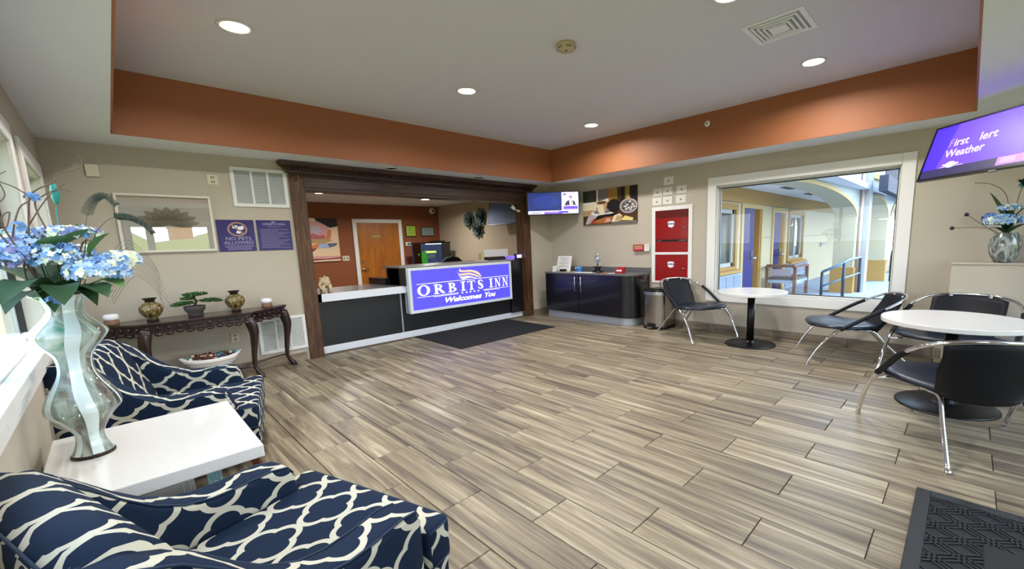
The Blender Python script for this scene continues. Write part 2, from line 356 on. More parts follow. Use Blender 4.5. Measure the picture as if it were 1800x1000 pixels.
# ---------------------------------------------------------------- room shell
XL, XR, YF, YA, ZS, ZT = -.30, 5.767, -1.2, 5.631, 2.295, 2.811
TX0, TX1, TY0, TY1 = .151, 5.307, .052, 5.129          # tray opening
OX0, OX1, OZ = 1.69, 5.10, 2.0                          # opening above the desk
mb = MB(); mb.box(XL-.2, XR+.2, YF-.2, 10.2, -.12, -.008, 'grout')
floor = struct(mb.build('floor', shift=(0, 0, 0)))
tw, tl = .2428, .788; tcache = {}
def tile(x0, x1, y0, y1):
    k = (round(x1-x0, 3), round(y1-y0, 3))
    if k not in tcache:
        b = MB(); b.cbox(-k[0]/2, k[0]/2, -k[1]/2, k[1]/2, -.009, 0, 'tile_wood', .0022)
        o = b.build('tile', floor); tcache[k] = o
    else:
        o = tcache[k].copy(); COL.objects.link(o)
    o.location = ((x0+x1)/2, (y0+y1)/2, 0)
g = .0020; i = -12
while 2.4328+i*tw < XR:
    x0, x1 = max(XL, 2.4328+i*tw)+g, min(XR, 2.4328+(i+1)*tw)-g
    off = .590 if i % 2 else .985
    if x1-x0 > .03:
        y = off-3*tl
        while y < YA:
            y0, y1 = max(YF, y)+g, min(YA, y+tl)-g
            if y1-y0 > .03: tile(x0, x1, y0, y1)
            y += tl
    i += 1
mb = MB(); mb.box(1.0, 6.05, YA+.14, 9.97, -.008, 0, 'tile_wood'); of = mb.build('office_floor', floor, shift=(0, 0, 0)); of['kind'] = 'stuff'
# walls
mb = MB()
mb.box(XL-.15, OX0, YA, YA+.14, 0, ZT+.1, 'wall_paint'); mb.box(OX1, XR+.3, YA, YA+.14, 0, ZT+.1, 'wall_paint'); mb.box(OX0, OX1, YA, YA+.14, OZ, ZT+.1, 'wall_paint')
wall_back = struct(mb.build('wall_back', shift=(0, 0, 0)))
WY0, WY1, WZ0, WZ1 = .555, 2.50, .535, 1.975
mb = MB(); X0, X1 = XR, XR+.16
mb.box(X0, X1, WY1, YA, 0, ZT+.1, 'wall_paint'); mb.box(X0, X1, YF-.15, WY0, 0, ZT+.1, 'wall_paint'); mb.box(X0, X1, WY0, WY1, 0, WZ0, 'wall_paint'); mb.box(X0, X1, WY0, WY1, WZ1, ZT+.1, 'wall_paint')
wall_right = struct(mb.build('wall_right', shift=(0, 0, 0)))
mb = MB(); X0, X1 = XL-.14, XL
ys = [(YF-.15, .5), (3.72, 4.25), (5.28, YA)]
for a, b in ys: mb.box(X0, X1, a, b, 0, ZT+.1, 'wall_paint')
for a, b in ((.5, 3.72), (4.25, 5.28)): mb.box(X0, X1, a, b, 0, .86, 'wall_paint'); mb.box(X0, X1, a, b, 1.93, ZT+.1, 'wall_paint')
wall_left = struct(mb.build('wall_left', shift=(0, 0, 0)))
mb = MB()
for a, b, z0, z1 in ((XL-.15, .35, 0, ZT+.1), (1.66, 2.1, 0, ZT+.1), (3.5, 3.75, 0, ZT+.1), (5.3, XR+.15, 0, ZT+.1), (3.75, 5.3, 0, .55), (3.75, 5.3, 1.93, ZT+.1), (.35, 1.66, 0, .55), (.35, 1.66, 1.93, ZT+.1), (2.1, 3.5, 2.05, ZT+.1)): mb.box(a, b, YF-.14, YF, z0, z1, 'wall_paint')
wall_front = struct(mb.build('wall_front', shift=(0, 0, 0)))
# ceiling: tray recess and the lower soffit around it
mb = MB(); mb.box(TX0-.1, TX1+.1, TY0-.1, TY1+.1, ZT, ZT+.1, 'ceiling_paint')
ceiling = struct(mb.build('ceiling', shift=(0, 0, 0)))
mb = MB(); t = .012
for a, b, c, d in ((XL, TX0-t, YF, YA), (TX1+t, XR, YF, YA), (TX0-t, TX1+t, YF, TY0-t), (TX0-t, TX1+t, TY1+t, YA)): mb.box(a, b, c, d, ZS, ZS+.1, 'soffit_paint')
mb.build('soffit', ceiling, shift=(0, 0, 0))
for k, (a, b, c, d) in enumerate(((TX0-t, TX0, TY0-t, TY1+t), (TX1, TX1+t, TY0-t, TY1+t), (TX0, TX1, TY0-t, TY0), (TX0, TX1, TY1, TY1+t))):
    mb = MB(); mb.box(a, b, c, d, ZS, ZT+.02, 'orange_paint'); struct(mb.build('trim_%d' % (k+1)))
# wood look tile skirting
def skirting(name, p0, p1, nrm):
    p0, p1, nrm = Vector(p0), Vector(p1), Vector(nrm); L = (p1-p0).length; d = (p1-p0)/L
    e = bpy.data.objects.new(name, None); COL.objects.link(e); e['kind'] = 'structure'; e['o'] = (0, 0, 0)
    n = max(1, round(L/tl)); s = L/n
    for k in range(n):
        c = p0+d*(s*(k+.5))+nrm*.006; b = MB(); b.obox((0, 0, .05), d*(s/2-.002), nrm*.006, (0, 0, .0505), 'base_tile')
        o = b.build('tile', e, bevel=.001, seg=1); o.location = c
skirting('baseboard_back', (XL+.01, YA, 0), (1.50, YA, 0), (0, -1, 0)); skirting('baseboard_back', (5.23, YA, 0), (XR-.02, YA, 0), (0, -1, 0))
skirting('baseboard_right', (XR, YA, 0), (XR, .12, 0), (-1, 0, 0)); skirting('baseboard_left', (XL, YF, 0), (XL, YA, 0), (1, 0, 0))
# pony wall ledge in the right corner
mb = MB(); mb.box(5.44, XR, -.75, .098, 0, .975, 'wall_paint'); mb.box(5.43, XR, -.76, .105, .975, .992, 'wall_paint')
o = struct(mb.build('trim_5', bevel=.004))

# ---------------------------------------------------------------- windows and entrance
def casing(mb, fn, u0, u1, v0, v1, wd, d, m, bottom=True):
    mb.prism([(u0-wd, v0-wd), (u0, v0-wd), (u0, v1+wd), (u0-wd, v1+wd)], 0, d, fn, m); mb.prism([(u1, v0-wd), (u1+wd, v0-wd), (u1+wd, v1+wd), (u1, v1+wd)], 0, d, fn, m)
    mb.prism([(u0, v1), (u1, v1), (u1, v1+wd), (u0, v1+wd)], 0, d, fn, m)
    if bottom: mb.prism([(u0, v0-wd), (u1, v0-wd), (u1, v0), (u0, v0)], 0, d, fn, m)
def window(name, fn, u0, u1, v0, v1, wd, depth, mull=()):
    e = bpy.data.objects.new(name, None); COL.objects.link(e); e['kind'] = 'structure'; e['o'] = (0, 0, 0)
    mb = MB(); casing(mb, fn, u0, u1, v0, v1, wd, .018, 'white_trim'); mb.build('window_frame', e, bevel=.003)
    mb = MB(); j = .012
    for a, b, c, d in ((u0, u0+j, v0, v1), (u1-j, u1, v0, v1), (u0, u1, v0, v0+j), (u0, u1, v1-j, v1)): mb.prism([(a, c), (b, c), (b, d), (a, d)], -depth, .004, fn, 'jamb_grey')
    mb.build('window_jamb', e)
    mb = MB(); ji, jo = .034, .026
    for a, b, c, d in ((u0+jo, u0+ji, v0+jo, v1-jo), (u1-ji, u1-jo, v0+jo, v1-jo), (u0+jo, u1-jo, v0+jo, v0+ji), (u0+jo, u1-jo, v1-ji-.004, v1-jo)): mb.prism([(a, c), (b, c), (b, d), (a, d)], -depth+.03, -depth+.0565, fn, 'black_plastic')
    mb.build('gasket', e)
    mb = MB(); j2 = .028
    for a, b, c, d in ((u0+j, u0+j2, v0+j, v1-j), (u1-j2, u1-j, v0+j, v1-j), (u0+j2, u1-j2, v0+j, v0+j2), (u0+j2, u1-j2, v1-j2, v1-j)): mb.prism([(a, c), (b, c), (b, d), (a, d)], -depth+.02, -depth+.055, fn, 'white_metal')
    for a, b in mull: mb.prism([(a, v0+j2), (b, v0+j2), (b, v1-j2), (a, v1-j2)], -depth+.02, -depth+.055, fn, 'white_metal')
    mb.build('sash', e, bevel=.003)
    mb = MB(); mb.prism([(u0+j2, v0+j2), (u1-j2, v0+j2), (u1-j2, v1-j2), (u0+j2, v1-j2)], -depth+.034, -depth+.040, fn, 'window_glass'); mb.build('pane', e)
    return e
window('window_1', wallB(), WY0, WY1, WZ0, WZ1, .112, .13)
fl = lambda u, v, h: (XL+h, u, v)
wn = window('window_2', fl, .5, 3.72, .86, 1.93, .10, .12, ((2.2, 2.26),))
window('window_3', fl, 4.25, 5.28, .86, 1.93, .10, .12)
mb = MB()
for a, b in ((.42, 1.98), (1.985, 3.82)):
    mb.box(XL-.08, XL+.052, a, b, .86, .90, 'white_trim'); mb.box(XL-.0795, XL+.0, a, b, .90, .906, 'white_trim'); mb.box(XL, XL+.03, a, b, .80, .86, 'white_trim')
mb.build('window_sill', wn, bevel=.003)
window('window_4', lambda u, v, h: (u, YF+h, v), .35, 1.66, .55, 1.93, .09, .12, ((.60, .72),))
window('added_window_5', lambda u, v, h: (u, YF+h, v), 3.75, 5.3, .55, 1.93, .09, .12)  # unseen window, added to let more daylight in from the front
e = bpy.data.objects.new('door_1', None); COL.objects.link(e); e['kind'] = 'structure'; e['o'] = (0, 0, 0)
mb = MB(); ff = lambda u, v, h: (u, YF+h, v); casing(mb, ff, 2.1, 3.5, 0, 2.05, .09, .018, 'white_trim', False); mb.build('door_frame', e, bevel=.003)
mb = MB()
for a, b in ((2.1, 2.8), (2.8, 3.5)):
    for p in ((a, a+.07, 0, 2.05), (b-.07, b, 0, 2.05), (a+.07, b-.07, 0, .15), (a+.07, b-.07, 1.97, 2.05)): mb.box(p[0], p[1], YF-.10, YF-.06, p[2], p[3], 'aluminium_matte')
mb.build('door_stile', e, bevel=.003)
mb = MB(); mb.box(2.17, 2.73, YF-.083, YF-.077, .15, 1.97, 'window_glass'); mb.box(2.87, 3.43, YF-.083, YF-.077, .15, 1.97, 'window_glass'); mb.build('pane', e)

# ---------------------------------------------------------------- office behind the desk
mb = MB(); mb.box(.9, 6.2, 9.97, 10.1, 0, 2.4, 'office_orange'); struct(mb.build('wall_office', shift=(0, 0, 0)))
mb = MB(); mb.box(6.05, 6.2, YA+.14, 9.97, 0, 2.4, 'office_beige'); struct(mb.build('wall_office_right', shift=(0, 0, 0)))
mb = MB(); mb.box(.85, 1.0, YA+.14, 9.97, 0, 2.4, 'office_beige'); struct(mb.build('wall_office_left', shift=(0, 0, 0)))
mb = MB(); mb.box(.85, 6.2, YA+.14, 10.1, ZS, ZS+.1, 'ceiling_paint'); struct(mb.build('ceiling', shift=(0, 0, 0)))
YO = 9.97; wo = lambda u, v, h: (u, YO-h, v)
e = bpy.data.objects.new('door_2', None); COL.objects.link(e); e['kind'] = 'structure'; e['o'] = (0, 0, 0)
mb = MB(); casing(mb, wo, 3.94, 4.93, 0, 1.875, .085, .03, 'white_trim', False); mb.build('door_frame', e, bevel=.004)
mb = MB(); mb.prism([(3.94, 0), (4.93, 0), (4.93, 1.875), (3.94, 1.875)], 0, .012, wo, 'door_wood'); mb.build('door_leaf', e)
mb = MB(); mb.prism([(4.27, 1.53), (4.49, 1.53), (4.49, 1.60), (4.27, 1.60)], .012, .017, wo, 'p_olive'); text(mb, 'OFFICE', 4.285, 1.548, .052, wo, .0185, 'paper_tan'); mb.build('door_sign', e)
mb = MB(); mb.cyl((4.00, YO-.012, 1.0), (4.00, YO-.03, 1.0), .028, 'brushed_steel'); mb.cyl((4.00, YO-.012, .83), (4.00, YO-.05, .83), .026, 'brushed_steel'); mb.tube([(4.0, YO-.05, .83), (4.05, YO-.055, .825), (4.12, YO-.05, .815)], .010, 'brushed_steel'); mb.build('door_handle', e)

# ---------------------------------------------------------------- oak surround of the desk opening
sur = thing('oak_surround', 'dark stained oak surround with dentil crown framing the reception desk opening', 'wood frame', (3.4, YA, 0))
def post(x0, x1):
    mb = MB(); mb.box(x0, x1, YA-.03, YA+.02, 0, 2.19, 'dark_oak'); mb.build('post', sur, bevel=.004)
post(1.528, 1.67); post(5.12, 5.225)
mb = MB(); mb.box(1.655, 1.685, YA-.02, YA+.20, 0, OZ, 'dark_oak'); mb.build('reveal_board', sur, bevel=.003)
mb = MB(); mb.box(5.085, 5.125, YA-.02, YA+.20, 0, OZ, 'dark_oak'); mb.build('reveal_board', sur, bevel=.003)
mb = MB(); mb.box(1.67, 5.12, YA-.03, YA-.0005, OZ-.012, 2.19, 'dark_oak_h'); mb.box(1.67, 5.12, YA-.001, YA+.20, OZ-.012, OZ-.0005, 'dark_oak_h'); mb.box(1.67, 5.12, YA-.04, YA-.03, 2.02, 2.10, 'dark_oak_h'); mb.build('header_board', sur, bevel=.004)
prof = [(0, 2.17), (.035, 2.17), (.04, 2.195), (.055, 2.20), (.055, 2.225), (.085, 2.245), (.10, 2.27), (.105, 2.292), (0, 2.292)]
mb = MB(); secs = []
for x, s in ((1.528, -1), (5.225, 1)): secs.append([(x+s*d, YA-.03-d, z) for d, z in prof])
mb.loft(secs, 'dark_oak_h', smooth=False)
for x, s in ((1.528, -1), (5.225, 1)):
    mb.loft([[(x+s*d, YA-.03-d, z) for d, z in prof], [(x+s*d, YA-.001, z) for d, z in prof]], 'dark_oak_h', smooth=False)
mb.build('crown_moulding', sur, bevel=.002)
mb = MB(); x = 1.50
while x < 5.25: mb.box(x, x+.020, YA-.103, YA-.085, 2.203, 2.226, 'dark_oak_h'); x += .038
o = mb.build('dentil_row', sur); o['kind'] = 'stuff'
mb = MB()
for k in range(9):
    a = PI*k/8; mb.ball((1.595+.045*math.cos(a), YA-.034, 2.12+.03*math.sin(a)), .013, 'dark_oak', 8, 5)
mb.ball((1.595, YA-.034, 2.105), .022, 'dark_oak', 10, 6); mb.build('carved_rosette', sur)

# ---------------------------------------------------------------- reception counter
cnt = thing('reception_counter', 'long dark reception counter with steel kick strip and raised right section', 'counter', (3.4, 5.9, 0))
Y0 = 5.755
mb = MB(); mb.box(1.70, 2.785, Y0, Y0+.7, .09, .70, 'black_laminate'); mb.build('front_panel', cnt, bevel=.002)
mb = MB(); mb.box(2.80, 5.08, Y0, Y0+.35, .09, 1.0, 'black_laminate'); mb.build('front_panel', cnt, bevel=.002)
mb = MB(); mb.box(2.783, 2.802, Y0-.006, Y0+.02, .09, .66, 'aluminium_matte'); mb.build('joint_strip', cnt)
mb = MB(); mb.box(1.693, 5.08, Y0-.008, Y0+.3, 0, .09, 'pale_metal'); mb.build('kick_strip', cnt, bevel=.002)
mb = MB(); mb.box(1.69, 2.84, Y0-.10, Y0-.085, .665, .762, 'pale_metal'); mb.build('edge_band', cnt)
mb = MB(); mb.box(1.69, 2.84, Y0-.085, 6.55, .70, .762, 'steel_counter'); mb.build('desk_top', cnt, bevel=.002)
mb = MB(); mb.box(1.69, 1.74, Y0-.10, 5.9, .60, .765, 'black_wood'); mb.build('end_block', cnt, bevel=.002)
mb = MB(); mb.box(2.80, 2.855, Y0-.14, 6.15, .76, 1.015, 'black_wood'); mb.box(2.72, 2.86, 6.05, 6.6, .762, .86, 'black_wood'); mb.build('side_riser', cnt, bevel=.002)
mb = MB(); mb.box(2.83, 2.856, Y0-.145, Y0-.1, .37, 1.015, 'aluminium_matte'); mb.build('corner_strip', cnt)
mb = MB(); mb.box(2.74, 4.80, Y0-.16, 6.15, 1.015, 1.035, 'steel_counter'); mb.build('counter_top', cnt, bevel=.003)
mb = MB(); mb.box(4.802, 5.08, Y0-.05, Y0+.35, .09, 1.034, 'black_wood'); mb.build('end_panel', cnt, bevel=.002)
# illuminated sign box
sg = thing('lightbox_sign', 'glowing violet lightbox sign reading ORBITS INN Welcomes You on the counter front', 'sign', (3.8, 5.62, .36))
SX0, SX1, SZ0, SZ1, SY = 2.857, 4.735, .357, 1.008, 5.60
mb = MB(); b_ = .042
for p in ((SX0, SX1, SZ0, SZ0+b_), (SX0, SX1, SZ1-b_, SZ1), (SX0, SX0+b_, SZ0+b_, SZ1-b_), (SX1-b_, SX1, SZ0+b_, SZ1-b_)): mb.box(p[0], p[1], SY, 5.75, p[2], p[3], 'pale_metal')
mb.build('sign_frame', sg, bevel=.004)
mb = MB(); mb.box(SX0+b_, SX1-b_, SY+.012, SY+.04, SZ0+b_, SZ1-b_, 'sign_blue'); mb.build('sign_face', sg)
W_, H_ = SX1-SX0-2*b_, SZ1-SZ0-2*b_; U0, V0 = SX0+b_, SZ0+b_
fs = lambda u, v, h: (U0+u*W_/1.62, SY+.012-.0015-h, V0+v*H_/.66)     # sign face measured 1.62 x .66
WM = 'sign_white'
def rect(u0, u1, v0, v1): poly(mb, [(u0, v0), (u1, v0), (u1, v1), (u0, v1)], fs, 0, WM)
def serif(ch, x, y, s, wd):
    P_ = lambda pts: poly(mb, [(x+a*wd, y+b*s) for a, b in pts], fs, 0, WM)
    R_ = lambda a, b, c, d: P_([(a, c), (b, c), (b, d), (a, d)])
    def RG(cx, cy, ro, ri, a0=0, a1=2*PI, n=28): ring(mb, x+cx*wd, y+cy*s, (ro[0]*wd, ro[1]*s), (ri[0]*wd, ri[1]*s), fs, 0, WM, a0, a1, n)
    if ch == 'I': R_(.3, .7, 0, 1); R_(.05, .95, 0, .07); R_(.05, .95, .93, 1)
    if ch == 'T': R_(.38, .62, 0, 1); R_(.02, .98, .92, 1); P_([(.02, 1), (.02, .7), (.09, .92)]); P_([(.98, 1), (.98, .7), (.91, .92)]); R_(.24, .76, 0, .06)
    if ch == 'N': R_(.14, .21, 0, 1); R_(.79, .86, 0, 1); P_([(.08, 1), (.33, 1), (.86, 0), (.70, 0)]); R_(0, .35, 0, .06); R_(.65, 1, .94, 1); R_(0, .2, .94, 1)
    if ch == 'O': RG(.5, .5, (.5, .54), (.27, .46))
    if ch == 'R': R_(.12, .34, 0, 1); R_(0, .46, 0, .06); R_(0, .34, .94, 1); RG(.34, .745, (.42, .255), (.2, .19), -PI/2, PI/2, 14); P_([(.36, .49), (.6, .52), (1.02, .0), (.74, .0)])
    if ch == 'B': R_(.12, .34, 0, 1); R_(0, .34, 0, .06); R_(0, .34, .94, 1); RG(.34, .75, (.42, .25), (.19, .18), -PI/2, PI/2, 14); RG(.34, .265, (.54, .265), (.28, .19), -PI/2, PI/2, 14)
    if ch == 'S':
        c = [(.86, .72, .03), (.82, .86, .03), (.66, .95, .05), (.48, .96, .05), (.3, .9, .09), (.22, .76, .12), (.3, .62, .14), (.5, .5, .15), (.7, .4, .14), (.8, .26, .12), (.72, .1, .09), (.54, .04, .05), (.36, .05, .05), (.2, .14, .03), (.14, .3, .03)]
        for i in range(len(c)-1):
            a, b = c[i], c[i+1]; dx, dy = b[0]-a[0], b[1]-a[1]; L = math.hypot(dx, dy); nx, ny = -dy/L, dx/L
            P_([(a[0]+nx*a[2], a[1]+ny*a[2]), (a[0]-nx*a[2], a[1]-ny*a[2]), (b[0]-nx*b[2], b[1]-ny*b[2]), (b[0]+nx*b[2], b[1]+ny*b[2])])
for ch, x, wd in (('O', .075, .18), ('R', .31, .17), ('B', .53, .15), ('I', .73, .085), ('T', .845, .135), ('S', 1.01, .12), ('I', 1.225, .075), ('N', 1.33, .115), ('N', 1.475, .115)): mb = MB(); serif(ch, x, .235, .165, wd); mb.build('letter', sg)
for q_ in ((.07, 1.60, .425, .433), (.07, .69, .205, .212), (.30, .69, .188, .195), (1.12, 1.60, .205, .212), (1.12, 1.42, .188, .195)): mb = MB(); rect(*q_); mb.build('rule_line', sg)
for k in range(5):
    mb = MB(); cx = .755+k*.068; pts = []
    for j in range(10):
        r_ = .020 if j % 2 == 0 else .009; pts.append((cx+r_*math.cos(PI/2+j*PI/5)*1.0, .200+r_*math.sin(PI/2+j*PI/5)))
    for j in range(10): poly(mb, [(cx, .200), pts[j], pts[(j+1) % 10]], fs, 0, WM)
    mb.build('star', sg)
for w_, x_, f_ in (('Welcomes', .45, .61), ('You', 1.12, .20)): mb = MB(); text(mb, w_, x_, .065, .125, fs, 0, WM, bold=.004, shear=.3, fit=f_); mb.build('script_lettering', sg)
mb = MB()
def ribbon(top, bot, m):
    for i in range(len(top)-1): poly(mb, [bot[i], bot[i+1], top[i+1], top[i]], fs, 0, m)
def cur(x0, x1, fy, n=16): return [(x0+(x1-x0)*i/n, fy(i/n)) for i in range(n+1)]
def band(top, bot, m):
    P_ = spline([(x, y, 0) for x, y in top], 5); Q_ = spline([(x, y, 0) for x, y in bot], 5)
    for i in range(min(len(P_), len(Q_))-1): poly(mb, [(Q_[i].x, Q_[i].y), (Q_[i+1].x, Q_[i+1].y), (P_[i+1].x, P_[i+1].y), (P_[i].x, P_[i].y)], fs, 0, m)
band([(.735, .645), (.755, .61), (.80, .60), (.90, .60), (1.00, .575), (1.06, .53), (1.10, .455)], [(.72, .60), (.745, .575), (.80, .57), (.90, .565), (.98, .54), (1.04, .50), (1.095, .45)], 'sign_cream')
band([(.695, .60), (.715, .55), (.77, .545), (.88, .55), (.97, .52), (1.03, .485), (1.08, .448)], [(.70, .56), (.73, .515), (.79, .51), (.88, .515), (.96, .49), (1.02, .46), (1.07, .444)], 'sign_cream')
band([(.70, .54), (.725, .495), (.78, .487), (.86, .495), (.93, .475), (.98, .455), (1.02, .446)], [(.725, .49), (.76, .45), (.80, .444), (.84, .452), (.90, .462), (.96, .448), (1.01, .444)], WM)
mb.build('flame_emblem', sg)
# ---------------------------------------------------------------- trellis armchairs
def armchair(label, loc, ang, extra=''):
    t = thing('armchair', label, 'armchair', (0, 0, 0), 'navy trellis armchairs')
    F = 'trellis_fabric'
    def sec(x, yc, th, z0, zt):
        r_ = min(.026, th*.3); out = [(x, yc-th*.5, z0), (x, yc-th*.5, z0+(zt-z0)*.5)]
        for k in range(5):
            a = PI-PI/2*k/4; out.append((x, yc-th*.5+r_+r_*math.cos(a), zt-r_+r_*math.sin(a)))
        for k in range(5):
            a = PI/2-PI/2*k/4; out.append((x, yc+th*.5-r_+r_*math.cos(a), zt-r_+r_*math.sin(a)))
        out += [(x, yc+th*.5, z0+(zt-z0)*.5), (x, yc+th*.5, z0)]
        return out
    P = [(-.115, .315, .07, .43), (-.125, .318, .095, .475), (-.145, .322, .11, .505), (-.20, .325, .115, .518), (-.30, .33, .115, .515), (-.38, .332, .115, .518), (-.45, .334, .115, .535), (-.52, .334, .115, .575), (-.58, .332, .115, .63), (-.64, .33, .118, .695), (-.70, .327, .12, .75), (-.76, .324, .12, .782), (-.80, .32, .115, .785), (-.835, .31, .10, .765), (-.85, .305, .08, .73)]
    for s in (-1, 1):
        mb = MB(); rings = [sec(x, y*s, th, .15, zt) for x, y, th, zt in P]
        if s > 0: rings = rings[::-1]
        mb.loft(rings, F); mb.build('arm', t, uv=True)
        for e in (-1, 1):
            mb = MB(); mb.tube([(x, y*s+e*(th*.5-.006), zt-.005) for x, y, th, zt in P[1:-1]], .0032, 'welt_navy', 6); mb.build('welt', t)
    back = [(-.55, .30), (-.57, .42), (-.60, .52), (-.635, .62), (-.665, .70), (-.69, .755), (-.72, .785), (-.76, .795), (-.80, .785), (-.83, .755), (-.84, .70), (-.835, .5), (-.81, .15), (-.55, .15)]
    mb = MB(); mb.loft([[(x, y, z) for x, z in back] for y in (-.30, -.1, .1, .30)], F); mb.build('backrest', t, uv=True)
    for xx, zz in ((-.826, .763),):
        mb = MB(); mb.tube([(xx, -.28, zz), (xx, .28, zz)], .0032, 'welt_navy', 6); mb.build('welt', t)
    out = [(0, -.375), (0, .375), (-.105, .375), (-.115, .27), (-.58, .262), (-.58, -.262), (-.115, -.27), (-.105, -.375)]
    mb = MB(); mb.prism(out, .255, .405, lambda u, v, h: (u, v, h), F, True); o = mb.build('seat_cushion', t, bevel=.022, seg=3, uv=True)
    mb = MB(); mb.prism([(-.012, -.365), (-.012, .365), (-.80, .33), (-.80, -.33)], .14, .256, lambda u, v, h: (u, v, h), F); mb.build('seat_rail', t, bevel=.006, uv=True)
    for zz in (.385, .262):
        mb = MB(); r_ = .020
        mb.tube([(-.10, -.376, zz+.008), (-.02, -.374, zz+.008), (-.002, -.355, zz+.008), (-.0005, 0, zz+.008), (-.002, .355, zz+.008), (-.02, .374, zz+.008), (-.10, .376, zz+.008)], .0032, 'welt_navy', 6); mb.build('welt', t)
    for x, y, dx in ((-.06, .325, .01), (-.06, -.325, .01), (-.74, .27, -.05), (-.74, -.27, -.05)):
        mb = MB(); mb.loft([[(x+dx*(1-k)+a*s_, y+b*s_, .145*k) for a, b in ((-1, -1), (1, -1), (1, 1), (-1, 1))] for k, s_ in ((0, .016), (1, .027))], 'leg_wood', smooth=False); mb.build('leg', t, bevel=.002)
    t.location = loc; t.rotation_euler = (0, 0, ang)
    return t
a1 = armchair('navy and cream trellis armchair beside the carved console, behind the white side table', (.587, 3.33, 0), math.radians(-13.8))
a2 = copy_tree(a1); a2.location = (.576, 1.548, 0); a2.rotation_euler = (0, 0, math.radians(17))
a2['label'] = 'navy and cream trellis armchair nearest the viewer, cut by the bottom left of the photo'

# ---------------------------------------------------------------- white side table
st = thing('side_table', 'low glossy white side table between the two trellis armchairs', 'table', (0, 2.3, 0))
mb = MB(); mb.box(-.265, .325, 1.94, 2.685, .500, .550, 'white_gloss'); mb.build('table_top', st, bevel=.004)
mb = MB(); mb.box(-.22, .10, 2.02, 2.60, .03, .50, 'white_laminate'); mb.build('cabinet_body', st, bevel=.003)
mb = MB(); mb.box(.10, .112, 2.04, 2.58, .05, .47, 'white_laminate'); mb.build('drawer_front', st, bevel=.003)
mb = MB(); mb.box(-.20, .08, 2.008, 2.02, .05, .47, 'white_laminate'); mb.build('side_panel', st, bevel=.003)
mb = MB(); mb.box(.17, .22, 2.30, 2.36, 0, .50, 'teal_crackle'); o = mb.build('glass_leg', st, bevel=.003); o['label'] = 'teal crackled glass corner leg'
mb = MB(); mb.box(-.20, .08, 2.04, 2.58, 0, .03, 'black_wood'); mb.build('plinth', st)

# ---------------------------------------------------------------- big art glass vase and bouquet
VX, VY, VZ = -.14, 2.37, .551
prof = [(.058, 0), (.060, .008), (.050, .03), (.040, .065), (.044, .10), (.075, .15), (.100, .18), (.104, .20), (.095, .235), (.07, .28), (.052, .32), (.047, .36), (.055, .40), (.085, .44), (.101, .465), (.102, .48), (.085, .505), (.058, .535), (.049, .56), (.055, .59), (.072, .612), (.077, .617)]
def smooth_prof(p, n=3):
    out = []
    for i in range(len(p)-1):
        p0, p1, p2, p3 = p[max(i-1, 0)], p[i], p[i+1], p[min(i+2, len(p)-1)]
        for k in range(n):
            t = k/n; out.append(tuple(.5*((2*p1[j])+(-p0[j]+p2[j])*t+(2*p0[j]-5*p1[j]+4*p2[j]-p3[j])*t*t+(-p0[j]+3*p1[j]-3*p2[j]+p3[j])*t**3) for j in (0, 1)))
    return out+[p[-1]]
sp_ = smooth_prof(prof)
v = thing('glass_vase', 'tall curvy green and smoke art glass vase on the white side table', 'vase', (VX, VY, VZ))
mb = MB(); mb.lathe(sp_, (VX, VY, VZ), 'vase_glass', 48)
mb.f.pop(); mb.m.pop(); mb.sm.pop(); mb.build('vase_body', v)
mb = MB(); mb.lathe([(.0575, -.0005), (.0615, .001), (.0615, .009), (.056, .014)], (VX, VY, VZ), 'brass_dark', 40); mb.build('vase_foot', v)
for a0, wd in ((-1.42, .62), (-2.5, .42), (-.35, .14), (1.5, .6)):
    mb = MB(); vs = []
    for r_, z in sp_[4:]:
        c = a0+.16*math.sin(z*11+1); hw = wd*.5*(.05/max(r_, .04))**.6
        for q in (-1, -.33, .33, 1): vs.append((VX+(r_+.0012)*math.cos(c+q*hw), VY+(r_+.0012)*math.sin(c+q*hw), VZ+z))
    fs_ = [(i*4+k, i*4+k+1, i*4+k+5, i*4+k+4) for i in range(len(sp_)-5) for k in range(3)]
    mb.add(vs, fs_, 'vase_white', True); mb.build('glass_ribbon', v)
mb = MB(); mb.tube([(VX+.0775*math.cos(2*PI*k/32), VY+.0775*math.sin(2*PI*k/32), VZ+.617) for k in range(32)], .002, 'vase_white', 6, closed=True); mb.build('rim', v)

rnd = random.Random(3)
def floret(mb, c, n, r, m):
    n = Vector(n).normalized(); a = n.cross(Vector((0, 0, 1)));
    if a.length < .1: a = Vector((1, 0, 0))
    a.normalize(); b = n.cross(a); ph = rnd.random()*PI; c = Vector(c)
    for k in range(4):
        t = ph+k*PI/2; d = a*math.cos(t)+b*math.sin(t); e = n.cross(d)
        mb.add([c, c+d*r*.42+e*r*.42+n*r*.08, c+d*r*.85+e*r*.36+n*r*.2, c+d*r*1.05+n*r*.24, c+d*r*.85-e*r*.36+n*r*.2, c+d*r*.42-e*r*.42+n*r*.08], [(0, 1, 2, 3, 4, 5)], m)
def head(parent, c, rx, rz, n, mats, fr=.012, ry=None):
    n = int(n*1.7); fr *= .8; mb = MB(); c = Vector(c); ry = ry or rx
    for i in range(n):
        u = rnd.uniform(-.35, 1); t = rnd.uniform(0, 2*PI); s_ = math.sqrt(1-u*u) if u > -1 else 0
        nn = Vector((s_*math.cos(t), s_*math.sin(t), u)); p = c+Vector((nn.x*rx, nn.y*ry, nn.z*rz))*rnd.uniform(.86, 1.03)
        floret(mb, p, nn+Vector((rnd.uniform(-.35, .35), rnd.uniform(-.35, .35)-.25, rnd.uniform(-.3, .3))), fr*rnd.uniform(.8, 1.25), rnd.choice(mats))
    mb.build('flower_head', parent)
